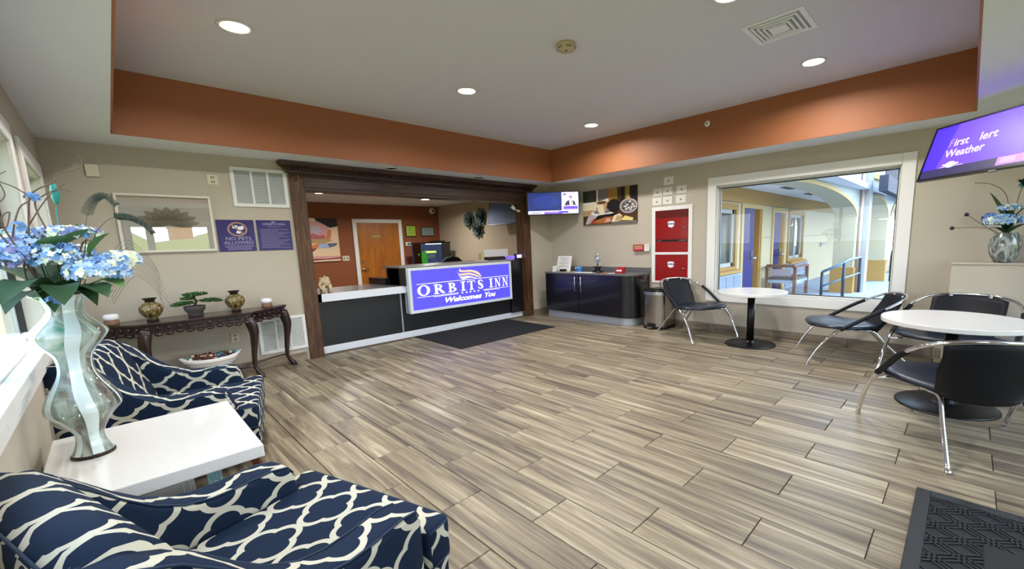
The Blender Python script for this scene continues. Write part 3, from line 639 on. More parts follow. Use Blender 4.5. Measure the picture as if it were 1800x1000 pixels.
def leaf(parent, b, t, wd, sag=.02, m='leaf_green', nrm=(0, 0, 1)):
    b, t = Vector(b), Vector(t); d = t-b; L = d.length; s_ = d.cross(Vector(nrm)).normalized(); up_ = s_.cross(d).normalized(); vs = []; N = 7
    for i in range(N+1):
        k = i/N; w_ = wd*math.sin(PI*min(1, k*.97+.03))**.75*(1-.25*k); p = b+d*k+up_*(4*sag*k*(1-k))
        vs += [p-s_*w_+up_*w_*.22, p, p+s_*w_+up_*w_*.22]
    fs_ = [q for i in range(N) for q in ((i*3, i*3+1, i*3+4, i*3+3), (i*3+1, i*3+2, i*3+5, i*3+4))]
    mb = MB(); mb.add(vs, fs_, m, True); return mb.build('leaf', parent)
bq = thing('flower_bouquet', 'blue and cream hydrangea bouquet with curly twigs and peacock feathers in the tall glass vase', 'flowers', (VX, VY, VZ+.3), 'hydrangea bouquets')
BM = ['petal_blue', 'petal_pale', 'petal_blue', 'petal_pale', 'petal_cream']; CM = ['petal_cream', 'petal_pale', 'petal_cream', 'petal_blue']
head(bq, (-.035, 2.26, 1.25), .085, .05, 170, BM, .0145); head(bq, (.03, 2.28, 1.285), .055, .035, 90, CM, .0135)
head(bq, (-.09, 2.33, 1.385), .085, .028, 120, CM+['petal_violet'], .012); head(bq, (-.19, 2.30, 1.33), .075, .05, 130, BM+['petal_violet'], .0135)
head(bq, (-.13, 2.25, 1.30), .06, .045, 110, BM+CM, .013); head(bq, (-.24, 2.22, 1.30), .06, .05, 90, ['petal_violet', 'petal_pale', 'petal_blue'], .013)
head(bq, (-.22, 2.40, 1.37), .07, .035, 80, CM, .013); head(bq, (-.10, 2.46, 1.30), .08, .05, 80, BM, .013)
for c in ((-.155, 2.26, 1.503), (-.195, 2.24, 1.405), (-.10, 2.22, 1.335), (-.15, 2.20, 1.16)): head(bq, c, .016, .012, 8, ['petal_blue'], .013)
V0_ = (VX, VY, 1.12)
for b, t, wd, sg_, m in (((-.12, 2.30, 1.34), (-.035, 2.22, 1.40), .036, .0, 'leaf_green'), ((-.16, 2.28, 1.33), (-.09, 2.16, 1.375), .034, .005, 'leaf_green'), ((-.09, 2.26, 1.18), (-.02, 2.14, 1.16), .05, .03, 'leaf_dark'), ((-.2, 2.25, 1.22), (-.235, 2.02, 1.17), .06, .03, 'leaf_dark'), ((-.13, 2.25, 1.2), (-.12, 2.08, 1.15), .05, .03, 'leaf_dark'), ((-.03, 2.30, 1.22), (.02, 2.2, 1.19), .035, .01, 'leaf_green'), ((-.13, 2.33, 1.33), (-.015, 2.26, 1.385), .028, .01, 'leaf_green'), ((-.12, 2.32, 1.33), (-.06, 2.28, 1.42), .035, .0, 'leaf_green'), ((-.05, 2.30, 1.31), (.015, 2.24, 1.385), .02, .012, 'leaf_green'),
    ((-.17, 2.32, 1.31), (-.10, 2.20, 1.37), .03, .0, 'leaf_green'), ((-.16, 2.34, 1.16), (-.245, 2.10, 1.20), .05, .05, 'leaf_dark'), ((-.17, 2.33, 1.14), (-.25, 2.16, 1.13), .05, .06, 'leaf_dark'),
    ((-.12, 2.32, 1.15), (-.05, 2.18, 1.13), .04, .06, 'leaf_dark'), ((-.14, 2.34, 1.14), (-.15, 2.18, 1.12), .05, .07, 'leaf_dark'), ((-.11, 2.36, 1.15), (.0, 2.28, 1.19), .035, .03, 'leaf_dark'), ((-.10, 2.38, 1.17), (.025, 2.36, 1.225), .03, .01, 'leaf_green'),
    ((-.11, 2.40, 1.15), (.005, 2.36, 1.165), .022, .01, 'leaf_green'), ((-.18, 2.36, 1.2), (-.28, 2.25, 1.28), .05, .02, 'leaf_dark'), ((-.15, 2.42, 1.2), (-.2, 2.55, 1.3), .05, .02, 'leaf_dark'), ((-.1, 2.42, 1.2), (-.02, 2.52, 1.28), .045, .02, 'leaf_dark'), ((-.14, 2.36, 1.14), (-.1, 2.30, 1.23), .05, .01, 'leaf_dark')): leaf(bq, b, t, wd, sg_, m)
for k in range(9):
    a = k*.7; mb = MB(); mb.tube(spline([(VX+.012*math.cos(a*2), VY+.012*math.sin(a*2), .70), (VX+.028*math.cos(a), VY+.028*math.sin(a), 1.1), (VX+.06*math.cos(a), VY+.06*math.sin(a), 1.3)], 4), .0032, 'leaf_dark', 6); mb.build('stem', bq)
for pts in ([(-.14, 2.36, 1.1), (-.203, 2.3, 1.215), (-.188, 2.3, 1.368), (-.158, 2.3, 1.444), (-.11, 2.3, 1.522), (-.07, 2.3, 1.56)],
            [(-.14, 2.36, 1.1), (-.185, 2.3, 1.253), (-.165, 2.3, 1.482), (-.144, 2.3, 1.53), (-.098, 2.3, 1.561), (-.087, 2.3, 1.591), (-.037, 2.3, 1.611), (-.022, 2.3, 1.635), (-.03, 2.3, 1.66)],
            [(-.14, 2.36, 1.1), (-.185, 2.28, 1.25), (-.212, 2.26, 1.35), (-.186, 2.26, 1.462), (-.157, 2.26, 1.497), (-.18, 2.24, 1.53), (-.23, 2.2, 1.56), (-.25, 2.15, 1.62)],
            [(-.15, 2.36, 1.1), (-.2, 2.25, 1.3), (-.235, 2.2, 1.40), (-.225, 2.18, 1.46), (-.20, 2.18, 1.50), (-.205, 2.16, 1.55), (-.185, 2.15, 1.57)],
            [(-.15, 2.36, 1.1), (-.20, 2.24, 1.32), (-.22, 2.2, 1.42), (-.20, 2.2, 1.45), (-.215, 2.2, 1.40), (-.23, 2.18, 1.43)],
            [(-.14, 2.36, 1.1), (-.12, 2.3, 1.3), (-.15, 2.28, 1.47), (-.13, 2.28, 1.51), (-.09, 2.28, 1.535), (-.06, 2.28, 1.53)],
            [(-.13, 2.36, 1.1), (-.07, 2.3, 1.32), (-.05, 2.3, 1.36), (-.03, 2.3, 1.355)]):
    q = spline(pts, 5); mb = MB(); mb.tube(q, [.0034-.0024*i/len(q) for i in range(len(q))], 'twig', 6); mb.build('twig', bq)
def feather(pts, m, wd, dens=46, start=.35):
    q = spline(pts, 10); N = len(q); mb = MB(); mb.tube(q, [.0016-.0010*i/N for i in range(N)], 'twig', 5); f0 = int(N*start)
    for i in range(dens):
        k = f0+(N-1-f0)*i/dens; j = int(k); p = q[j].lerp(q[min(j+1, N-1)], k-j); d = (q[min(j+1, N-1)]-q[j-1]).normalized(); s_ = d.cross(Vector((0, 1, 0))).normalized()
        w_ = wd*(1-.45*i/dens)
        for e in (-1, 1):
            tip = p+s_*w_*e+d*w_*.55+Vector((0, rnd.uniform(-.004, .004), 0)); mb.add([p-d*.0010, p+d*.0010, tip+d*.0012, tip-d*.0004], [(0, 1, 2, 3)], m)
    return mb.build('feather', bq)
feather([(-.10, 2.34, 1.15), (-.05, 2.3, 1.36), (-.046, 2.3, 1.402), (-.03, 2.3, 1.468), (-.008, 2.3, 1.508), (.018, 2.3, 1.52), (.045, 2.3, 1.49)], 'feather_green', .016, 60, .45)
feather([(-.09, 2.34, 1.15), (-.034, 2.3, 1.356), (-.001, 2.3, 1.417), (.032, 2.3, 1.444), (.069, 2.3, 1.445), (.106, 2.3, 1.424), (.132, 2.3, 1.385)], 'feather_green', .014, 70, .5)
for k in range(11):
    a = k/10; z0 = 1.36-.14*a; mb = MB(); x0 = -.02+.01*k/14
    mb.tube(spline([(x0, 2.33, z0-.1), (x0+.07, 2.33, z0-.0), (x0+.125, 2.33, z0-.06), (x0+.15+.01*math.sin(k*3), 2.33, z0-.13)], 5), .0006, 'feather_grey', 4); mb.build('feather_barb', bq)
mb = MB(); mb.tube([(-.12, 2.34, 1.2), (-.106, 2.32, 1.48)], .0018, 'feather_teal', 6); mb.ball((-.102, 2.32, 1.525), .011, 'feather_teal', 12, 8, rz=.038); mb.build('seed_pod', bq)

# ---------------------------------------------------------------- carved console table
ct = thing('console_table', 'dark carved mahogany console table with cabriole legs against the back wall', 'table', (.54, 5.4, 0))
CZ = .70
top = [(-.26, 5.60), (-.26, 5.52), (.10, 5.18), (.93, 5.18), (1.32, 5.52), (1.32, 5.60)]
def inset(pts, d):
    cx = sum(p[0] for p in pts)/len(pts); cy = 5.44
    return [(cx+(x-cx)*(1-d/.7), cy+(y-cy)*(1-d/.25)) for x, y in pts]
mb = MB(); mb.prism(top[::-1], CZ-.022, CZ, lambda u, v, h: (u, v, h), 'carved_wood'); mb.build('table_top', ct, bevel=.006, seg=3)
mb = MB(); ap = inset(top, .018)
mb.prism(ap[::-1], CZ-.095, CZ-.022, lambda u, v, h: (u, v, h), 'carved_wood')
segs = [((-.24, 5.53), (.11, 5.20)), ((.11, 5.20), (.92, 5.20)), ((.92, 5.20), (1.30, 5.53))]
mb.build('apron', ct, bevel=.003)
mb = MB()
for (x0, y0), (x1, y1) in segs:
    L = math.hypot(x1-x0, y1-y0); n = max(3, int(L/.068))
    for k in range(n):
        t = (k+.5)/n; c = (x0+(x1-x0)*t, y0+(y1-y0)*t, CZ-.092-.016*abs(math.sin(t*PI*3)))
        mb.ball(c, .032, 'carved_wood', 10, 6, rz=.019); mb.ball((c[0], c[1]-.012, CZ-.05), .016, 'carved_wood', 8, 5)
o = mb.build('carved_frieze', ct); o['kind'] = 'stuff'
def cab(x, y, dx, dy):
    p = [(0, CZ-.06, .042), (.014, CZ-.12, .046), (.034, CZ-.20, .042), (.026, CZ-.30, .032), (.004, CZ-.44, .023), (-.006, CZ-.56, .018), (.005, .10, .017), (.03, .055, .022), (.052, .026, .028), (.06, .01, .022)]
    q = spline([(x+dx*a, y+dy*a, z) for a, z, r_ in p], 3); rr = []
    for i in range(len(p)-1):
        for k in range(3): rr.append(1.08*(p[i][2]+(p[i+1][2]-p[i][2])*k/3))
    rr.append(p[-1][2]); mb = MB(); mb.tube(q, rr, 'carved_wood', 10)
    mb.ball((x+dx*.03, y+dy*.03, CZ-.19), .03, 'carved_wood', 10, 6, rz=.04)
    for a in (-.6, 0, .6): mb.ball((x+dx*.075+a*.03*dy, y+dy*.075-a*.03*dx, .014), .014, 'carved_wood', 8, 5)
    mb.build('leg', ct)
cab(.905, 5.225, .75, -.2); cab(.135, 5.225, -.6, -.5); cab(1.27, 5.50, .9, .1); cab(-.20, 5.50, -.6, .0)
mb = MB(); mb.prism(ell(.56, 5.37, .30, .13, 28), .108, .126, lambda u, v, h: (u, v, h), 'carved_wood'); mb.build('lower_shelf', ct, bevel=.003)
for x, y in ((.905, 5.225), (.135, 5.225), (1.27, 5.50), (-.20, 5.50)):
    mb = MB(); sx_ = 1 if x > .5 else -1; mb.tube(spline([(x, y, .14), (x-.12*sx_, y+.02, .13), (.56+.25*sx_, 5.37, .117)], 4), .011, 'carved_wood', 8); mb.build('stretcher', ct)
# things on and under it
bw = thing('oval_bowl', 'white oval bowl with gold rim line on the shelf under the console', 'bowl', (.56, 5.33, .127))
vs = []; n = 36; prof = [(.10, .0, .0), (.42, .018, 0), (.66, .065, .004), (.86, .115, .012), (1.0, .155, .03), (.97, .157, .03), (.80, .12, .010), (.5, .06, 0), (.02, .05, 0)]
for r_, z, lift in prof:
    for k in range(n):
        a = 2*PI*k/n; vs.append((.575+.245*r_*math.cos(a), 5.33+.12*r_*math.sin(a), .127+z+lift*abs(math.cos(a))**2.5*1.0))
mb = MB(); mb.add(vs, [(i*n+k, i*n+(k+1) % n, (i+1)*n+(k+1) % n, (i+1)*n+k) for i in range(len(prof)-1) for k in range(n)]+[tuple(range(n))[::-1]], 'paper', True); mb.build('bowl_body', bw)
mb = MB(); mb.tube([(.575+.246*.86*math.cos(2*PI*k/n), 5.33+.121*.86*math.sin(2*PI*k/n), .127+.118+.012*abs(math.cos(2*PI*k/n))**2.5) for k in range(n)], .003, 'p_tan', 5, closed=True); mb.build('gold_line', bw)
mb = MB()
for k in range(150):
    a = rnd.uniform(0, 2*PI); r_ = math.sqrt(rnd.random())*.86; x = .575+.24*r_*math.cos(a); y = 5.33+.115*r_*math.sin(a)
    m = rnd.choice(['p_brown', 'p_dkred', 'p_brown', 'p_cream']) if x < .60 or rnd.random() < .2 else rnd.choice(['p_slate', 'p_blue', 'feather_teal', 'p_brown'])
    if x < .42: m = rnd.choice(['p_slate', 'feather_teal', 'p_brown', 'p_cream'])
    mb.ball((x, y, .127+.152+.035*rnd.random()), rnd.uniform(.012, .02), m, 6, 4, rz=.009)
o = mb.build('potpourri'); o['kind'] = 'stuff'; tag(o, 'blue and brown potpourri filling the white oval bowl', 'potpourri')
def brass_vase(name, lab, x, y):
    b = thing(name, lab, 'vase', (x, y, CZ), 'engraved brass vases')
    p = smooth_prof([(.04, 0), (.042, .01), (.034, .02), (.06, .05), (.083, .09), (.084, .12), (.066, .155), (.036, .172)]); mb = MB(); mb.lathe(p, (x, y, CZ), 'brass_vase', 32); mb.build('vase_body', b)
    mb = MB(); mb.lathe([(.036, .17), (.034, .185), (.04, .198), (.054, .208), (.052, .212), (.03, .2)], (x, y, CZ), 'brass_dark', 28, cap=False); mb.build('vase_neck', b); mb = MB(); mb.lathe([(.042, 0), (.044, .012), (.036, .018)], (x, y, CZ), 'brass_dark', 28); mb.build('vase_foot', b)
    return b
b1 = brass_vase('brass_vase', 'round engraved brass vase on the console, left of the bonsai', .205, 5.40)
b2 = copy_tree(b1); b2.location = (.845, 5.44, CZ); b2['label'] = 'round engraved brass vase on the console, right of the bonsai'
bs = thing('bonsai', 'small artificial bonsai tree in a rough grey pot on the console', 'plant', (.515, 5.40, CZ))
mb = MB(); mb.lathe([(.055, 0), (.06, .01), (.062, .04), (.08, .06), (.086, .095), (.084, .10), (.075, .09), (.01, .088)], (.515, 5.40, CZ), 'pot_stone', 26); mb.build('pot', bs)
tr = spline([(.515, 5.40, CZ+.085), (.525, 5.40, CZ+.12), (.535, 5.40, CZ+.145), (.522, 5.39, CZ+.175), (.53, 5.4, CZ+.205)], 4); mb = MB(); mb.tube(tr, [.012-.006*i/len(tr) for i in range(len(tr))], 'trunk_brown', 8)
mb.tube(spline([(.53, 5.4, CZ+.14), (.56, 5.4, CZ+.15), (.60, 5.39, CZ+.15)], 4), .004, 'trunk_brown', 6); mb.tube(spline([(.53, 5.4, CZ+.15), (.48, 5.4, CZ+.145), (.43, 5.39, CZ+.135)], 4), .004, 'trunk_brown', 6); mb.build('trunk', bs)
for cx, cz, rx, rz, nn in ((.53, .212, .095, .026, 420), (.47, .178, .055, .026, 240), (.435, .130, .075, .026, 280), (.635, .143, .075, .026, 280), (.70, .130, .04, .014, 100), (.38, .118, .04, .012, 100)):
    mb = MB()
    for i in range(nn):
        t, u = rnd.uniform(0, 2*PI), rnd.uniform(0, 1)**.5; p = Vector((cx+rx*u*math.cos(t), 5.39+.05*u*math.sin(t), CZ+cz+rz*rnd.uniform(-1, 1)*(1-u*.7)))
        d = Vector((rnd.uniform(-1, 1), rnd.uniform(-1, 1), rnd.uniform(0, 1))).normalized()*.016; s_ = d.cross(Vector((rnd.random(), rnd.random(), rnd.random()))).normalized()*.008
        mb.add([p-s_, p+s_, p+d], [(0, 1, 2)], 'bonsai_green')
    o = mb.build('foliage', bs); o['kind'] = 'stuff'
def candle(lab, x, y):
    c = thing('candle', lab, 'candle', (x, y, CZ), 'white votive candles in wooden bases')
    mb = MB(); mb.lathe([(.048, 0), (.05, .004), (.05, .038), (.04, .042), (.01, .042)], (x, y, CZ), 'cork', 24); mb.build('wooden_base', c)
    mb = MB(); mb.lathe([(.042, .042), (.052, .055), (.053, .075), (.046, .092), (.036, .095), (.03, .085), (.005, .084)], (x, y, CZ), 'candle_white', 24); mb.build('glass_cup', c)
    return c
c1 = candle('white votive candle on the console beside the flower vase', -.06, 5.42); c2 = copy_tree(c1); c2.location = (1.13, 5.49, CZ); c2['label'] = 'white votive candle at the right end of the console'

# ---------------------------------------------------------------- on the back wall
fr = thing('framed_picture', 'light framed lotus print under glass above the console', 'picture', (.44, YA, 1.32))
wa = wallA(); x0, x1, z0, z1 = .093, .790, 1.325, 1.872
mb = MB()
for p in ((x0, x1, z0, z0+.022), (x0, x1, z1-.022, z1), (x0, x0+.022, z0+.022, z1-.022), (x1-.022, x1, z0+.022, z1-.022)): mb.box(p[0], p[1], YA-.035, YA, p[2], p[3], 'light_wood_frame')
mb.build('frame', fr, bevel=.003)
mb = MB(); mb.box(x0+.022, x1-.022, YA-.010, YA-.002, z0+.022, z1-.022, 'frame_mat'); mb.build('mat_board', fr)
mb = MB(); cx, cz = .445, 1.585
for ring_, (R_, n_, m) in enumerate(((.245, 9, 'lotus1'), (.20, 8, 'lotus2'), (.145, 7, 'lotus3'))):
    for k in range(n_):
        a = PI*(.04+.92*k/(n_-1)); d = (math.cos(a), math.sin(a)*.72); s_ = (-math.sin(a), math.cos(a)*.72); pts = []
        for q, w2 in ((0, .0), (.35, .2), (.6, .22), (.85, .1), (1, 0), (.85, -.1), (.6, -.22), (.35, -.2)): pts.append((cx+R_*(d[0]*q+s_[0]*w2), cz+R_*(d[1]*q+s_[1]*w2)))
        poly(mb, pts, wa, .0108+.0006*ring_+.00003*k, m)
mb.build('lotus_print', fr)
mb = MB(); mb.box(x0+.022, x1-.022, YA-.022, YA-.019, z0+.022, z1-.022, 'picture_glass'); mb.build('glass_pane', fr)
s1 = thing('wall_sign', 'purple NO PETS ALLOWED sign with crossed out animals', 'sign', (.97, YA, 1.31), 'purple signs on the back wall')
x0, x1, z0, z1 = .809, 1.136, 1.313, 1.643
mb = MB(); mb.box(x0, x1, YA-.008, YA, z0, z1, 'purple_sign'); mb.build('sign_board', s1, bevel=.001, seg=1)
mb = MB(); ring(mb, .985, 1.545, (.088, .075), (.071, .060), wa, .0084, 'sign_tan', n=36); poly(mb, [(.925, 1.598), (.937, 1.604), (1.045, 1.492), (1.033, 1.486)], wa, .0088, 'sign_tan')
for cx, cz, s_ in ((.965, 1.568, 1.), (1.015, 1.558, 1.2), (.995, 1.515, 1.)):
    poly(mb, [(cx+a*s_, cz+b*s_) for a, b in ((-.024, -.012), (-.02, .006), (-.012, .016), (0, .012), (.006, .022), (.014, .016), (.02, .018), (.024, .004), (.018, -.012), (.004, -.016))], wa, .0086, 'sign_pale')
mb.build('prohibition_symbol', s1)
mb = MB(); text(mb, 'NO PETS', .985, 1.432, .046, wa, .0084, 'sign_print', bold=.001, sx=1.25, align='CENTER'); text(mb, 'ALLOWED', .985, 1.389, .046, wa, .0084, 'sign_print', bold=.001, sx=1.2, align='CENTER')
for k in range(4): poly(mb, [(.86+.02*(k > 1), 1.376-.014*k), (1.11-.02*(k > 1), 1.376-.014*k), (1.11-.02*(k > 1), 1.371-.014*k), (.86+.02*(k > 1), 1.371-.014*k)], wa, .0084, 'sign_print')
mb.build('sign_lettering', s1)
s2 = thing('wall_sign', 'purple ORBITS INN sign with rows of small print', 'sign', (1.32, YA, 1.31), 'purple signs on the back wall')
x0, x1 = 1.159, 1.489; mb = MB(); mb.box(x0, x1, YA-.008, YA, z0, z1, 'purple_sign'); mb.build('sign_board', s2, bevel=.001, seg=1)
mb = MB(); text(mb, 'ORBITS INN', 1.325, 1.588, .036, wa, .0084, 'sign_print', bold=.0008, sx=1.12, align='CENTER'); text(mb, 'Welcomes You', 1.325, 1.565, .018, wa, .0084, 'sign_print', sx=1.1, align='CENTER', shear=.3)
poly(mb, [(1.30, 1.622), (1.31, 1.632), (1.33, 1.628), (1.35, 1.621), (1.33, 1.622), (1.31, 1.618)], wa, .0084, 'sign_print')
for k in range(13):
    l = (1.19, 1.19, 1.19, 1.19)[k % 4]; r_ = (1.46, 1.36, 1.47, 1.44, 1.40)[k % 5]; zz = 1.545-.0165*k; poly(mb, [(l, zz), (r_, zz), (r_, zz-.004), (l, zz-.004)], wa, .0084, 'sign_print')
mb.build('sign_lettering', s2)
def plate(name, lab, fn, u0, u1, v0, v1, m, kind, grp=None, cat='wall plate'):
    mb = MB(); mb.prism([(u0, v0), (u1, v0), (u1, v1), (u0, v1)], 0, .008, fn, m); o = mb.build(name, bevel=.002); tag(o, lab, cat, grp)
    cu, cv, W, Hh = (u0+u1)/2, (v0+v1)/2, abs(u1-u0), v1-v0; mb = MB()
    if kind == 'outlet':
        for s_ in (-1, 1):
            for q in (-1, 1): a = cu+q*W*.10; b = cv+s_*Hh*.22; mb.prism([(a-.004, b-.012), (a+.004, b-.012), (a+.004, b+.012), (a-.004, b+.012)], .008, .0095, fn, 'slot_dark')
            mb.prism([(cu-W*.25, cv+s_*Hh*.22-.016), (cu+W*.25, cv+s_*Hh*.22-.016), (cu+W*.25, cv+s_*Hh*.22+.016), (cu-W*.25, cv+s_*Hh*.22+.016)], .0075, .0088, fn, m)
        mb.build('socket', o)
    elif kind == 'jack': mb.prism([(cu-.012, cv-.012), (cu+.012, cv-.012), (cu+.012, cv+.008), (cu-.012, cv+.008)], .008, .010, fn, 'p_grey'); mb.build('jack', o)
    elif kind == 'switch':
        for q in (-.25, .25): mb.prism([(cu+q*W-.008, cv-.018), (cu+q*W+.008, cv-.018), (cu+q*W+.008, cv+.018), (cu+q*W-.008, cv+.018)], .008, .014, fn, 'slot_dark')
        mb.build('toggle', o)
    elif kind == 'screws': 
        for q in (-.38, .38): mb.ball(fn(cu, cv+q*Hh, .008), .004, 'p_grey', 8, 4)
        mb.build('screw', o)
    return o
plate('power_outlet', 'cream power outlet high on the wall beside the upper vent', wa, .793, .882, 1.994, 2.094, 'cream_plastic', 'outlet', 'outlets on the back wall', 'outlet')
plate('power_outlet', 'cream power outlet low on the wall under the console', wa, .794, .864, .348, .443, 'cream_plastic', 'outlet', 'outlets on the back wall', 'outlet')
plate('power_outlet', 'power outlet by the floor between oak post and black cabinet', wa, 5.42, 5.54, .27, .40, 'cream_plastic', 'outlet', 'outlets on the back wall', 'outlet')
mb = MB(); mb.box(-.045, .037, YA-.025, YA, 2.004, 2.108, 'cream_plastic'); tag(mb.build('wall_plate', bevel=.004), 'square cream box high on the wall above the flower vase', 'wall plate')
def vent(name, lab, x0, x1, z0, z1, cols, m='white_metal'):
    v = thing(name, lab, 'vent', ((x0+x1)/2, YA, z0), 'white louvre vents on the back wall')
    mb = MB(); b_ = .035
    for p in ((x0, x1, z0, z0+b_), (x0, x1, z1-b_, z1), (x0, x0+b_, z0+b_, z1-b_), (x1-b_, x1, z0+b_, z1-b_)): mb.box(p[0], p[1], YA-.016, YA, p[2], p[3], m)
    mb.build('frame', v, bevel=.003)
    mb = MB(); mb.box(x0+b_, x1-b_, YA-.003, YA-.001, z0+b_, z1-b_, 'vent_shadow'); mb.build('backing', v)
    W = (x1-x0-2*b_)/cols
    for k in range(1, cols): mb = MB(); xx = x0+b_+W*k; mb.box(xx-.010, xx+.010, YA-.015, YA-.002, z0+b_, z1-b_, m); mb.build('mullion', v)
    mb = MB(); z = z0+b_+.006
    while z < z1-b_-.004:
        mb.obox(((x0+x1)/2, YA-.008, z), ((x1-x0)/2-b_, 0, 0), (0, .0045, .0030), (0, -.0005, .0009), m); z += .0155
    o = mb.build('louvre_slats', v); o['kind'] = 'stuff'
vent('wall_vent', 'white three column louvre vent above the purple signs', .985, 1.505, 1.783, 2.193, 3)
vent('wall_vent', 'white louvre vent at floor level behind the console leg', 1.04, 1.52, .15, .552, 3)
# ---------------------------------------------------------------- black cabinet by the right wall
cb = thing('low_cabinet', 'black cabinet with rounded corner, two bar handles and grey top', 'cabinet', (5.5, 4.4, 0))
def cabout(d, y0=3.50, y1=5.33, x0=5.27, r=.22):
    y0 += d; x0 += d; r -= d*.5; pts = [(XR-.002, y1), (x0, y1), (x0, y0+r)]
    for k in range(1, 9): a = PI+PI/2*k/8; pts.append((x0+r+r*math.cos(a), y0+r+r*math.sin(a)))
    return pts+[(XR-.002, y0)]
fz = lambda u, v, h: (u, v, h)
mb = MB(); mb.prism(cabout(.02), .12, .765, fz, 'black_wood'); mb.build('body', cb, bevel=.002)
for a, b in ((4.565, 5.31), (3.74, 4.555)): mb = MB(); mb.box(5.276, 5.292, a, b, .13, .755, 'black_wood'); mb.build('door', cb, bevel=.002)
mb = MB(); mb.prism(cabout(.07), 0, .12, fz, 'aluminium_matte'); mb.build('kick_plinth', cb, bevel=.002)
mb = MB(); mb.prism(cabout(0), .765, .79, fz, 'grey_laminate'); mb.build('counter_top', cb, bevel=.003)
mb = MB(); mb.box(XR-.018, XR-.002, 3.50, 5.33, .79, .865, 'grey_laminate'); mb.build('backsplash', cb, bevel=.002)
for y in (4.62, 4.49): mb = MB(); mb.tube([(5.245, y, .48), (5.245, y, .73)], .007, 'aluminium', 8); mb.tube([(5.245, y, .50), (5.28, y, .50)], .005, 'aluminium', 6); mb.tube([(5.245, y, .71), (5.28, y, .71)], .005, 'aluminium', 6); mb.build('handle', cb)
T = .79
n1 = thing('notice_stand', 'white upright notice sheet in a stand on the cabinet', 'notice', (5.5, 5.1, T))
mb = MB(); mb.obox((5.52, 5.09, T+.135), (0, .165, 0), (.03, 0, .13), (.002, 0, -.0005), 'paper'); mb.build('sheet', n1)
mb = MB(); mb.obox((5.40, 5.21, T+.05), (0, .05, 0), (.01, 0, .05), (.002, 0, 0), 'paper'); mb.build('pocket', n1)
mb = MB(); mb.box(5.40, 5.46, 4.98, 5.09, T, T+.045, 'black_plastic'); mb.build('card_block', n1, bevel=.003)
mb = MB()
for k in range(7):
    z = T+.235-.026*k; x = 5.52+.03*(z-T-.135)/.13-.003; wdt = (.10 if k == 0 else .12-.02*(k % 3)); mb.obox((x, 5.09, z), (0, wdt, 0), (.0006, 0, .003), (.0003, 0, 0), 'p_grey')
mb.build('print_lines', n1)
bl = thing('card_dispenser', 'small blue card dispenser on the cabinet top', 'dispenser', (5.5, 4.72, T), 'card dispensers on the cabinet')
mb = MB(); mb.lathe([(.055, 0), (.06, .01), (.05, .03), (.062, .06), (.058, .085), (.03, .095)], (5.5, 4.72, T), 'blue_plastic', 20); mb.build('body', bl)
mb = MB(); mb.obox((5.45, 4.73, T+.065), (.004, 0, .002), (0, .045, 0), (-.01, 0, .02), 'petal_pale'); mb.build('label', bl)
rd = thing('card_dispenser', 'small red card dispenser on the cabinet top', 'dispenser', (5.5, 3.88, T), 'card dispensers on the cabinet')
mb = MB(); mb.box(5.46, 5.54, 3.82, 3.95, T, T+.03, 'red_plastic'); mb.box(5.50, 5.55, 3.82, 3.95, T+.03, T+.095, 'red_plastic'); mb.box(5.46, 5.50, 3.82, 3.83, T+.03, T+.06, 'red_plastic'); mb.box(5.46, 5.50, 3.94, 3.95, T+.03, T+.06, 'red_plastic'); mb.build('holder', rd, bevel=.004)
mb = MB(); mb.box(5.465, 5.498, 3.835, 3.935, T+.03, T+.052, 'paper'); mb.build('cards', rd)
fg = thing('figurine', 'silver dancing figurine on a dark pedestal on the cabinet', 'figurine', (5.5, 4.33, T))
x, y = 5.5, 4.33; mb = MB(); mb.lathe([(.10, 0), (.10, .02), (.07, .03), (.05, .05), (.045, .07), (.08, .085), (.09, .095), (.04, .10)], (x, y, T), 'black_plastic', 24); mb.build('pedestal', fg)
mb = MB(); z = T+.10
mb.tube([(x, y, z), (x, y+.005, z+.06), (x, y, z+.10), (x, y-.004, z+.145), (x, y, z+.17)], [.012, .016, .024, .026, .012], 'aluminium', 10); mb.ball((x, y, z+.187), .020, 'aluminium', 10, 8)
mb.tube([(x, y+.02, z+.15), (x, y+.055, z+.12), (x, y+.045, z+.165), (x, y+.03, z+.19)], .008, 'aluminium', 8); mb.tube([(x, y-.02, z+.15), (x, y-.055, z+.14), (x, y-.05, z+.10), (x, y-.03, z+.08)], .008, 'aluminium', 8)
mb.tube([(x, y+.01, z+.09), (x, y+.04, z+.06), (x, y+.02, z+.03), (x, y+.01, z)], .010, 'aluminium', 8); mb.build('figure', fg)
pap = []
for lab, x, y, a, w_, l_, m in (('tan leaflet lying on the cabinet beside the notice', 5.40, 4.90, .2, .09, .14, 'paper_tan'), ('long white sheet lying on the cabinet before the figurine', 5.40, 4.55, .05, .07, .26, 'paper'), ('orange strip of paper on the cabinet near the red dispenser', 5.40, 4.12, .1, .03, .10, 'p_orange'), ('small white card on the cabinet by the rounded corner', 5.40, 3.99, .5, .03, .05, 'paper')):
    mb = MB(); c, s_ = math.cos(a), math.sin(a); mb.obox((x, y, T+.002), (w_*c, w_*s_, 0), (-l_*s_, l_*c, 0), (0, 0, .0015), m); tag(mb.build('leaflet'), lab, 'paper')
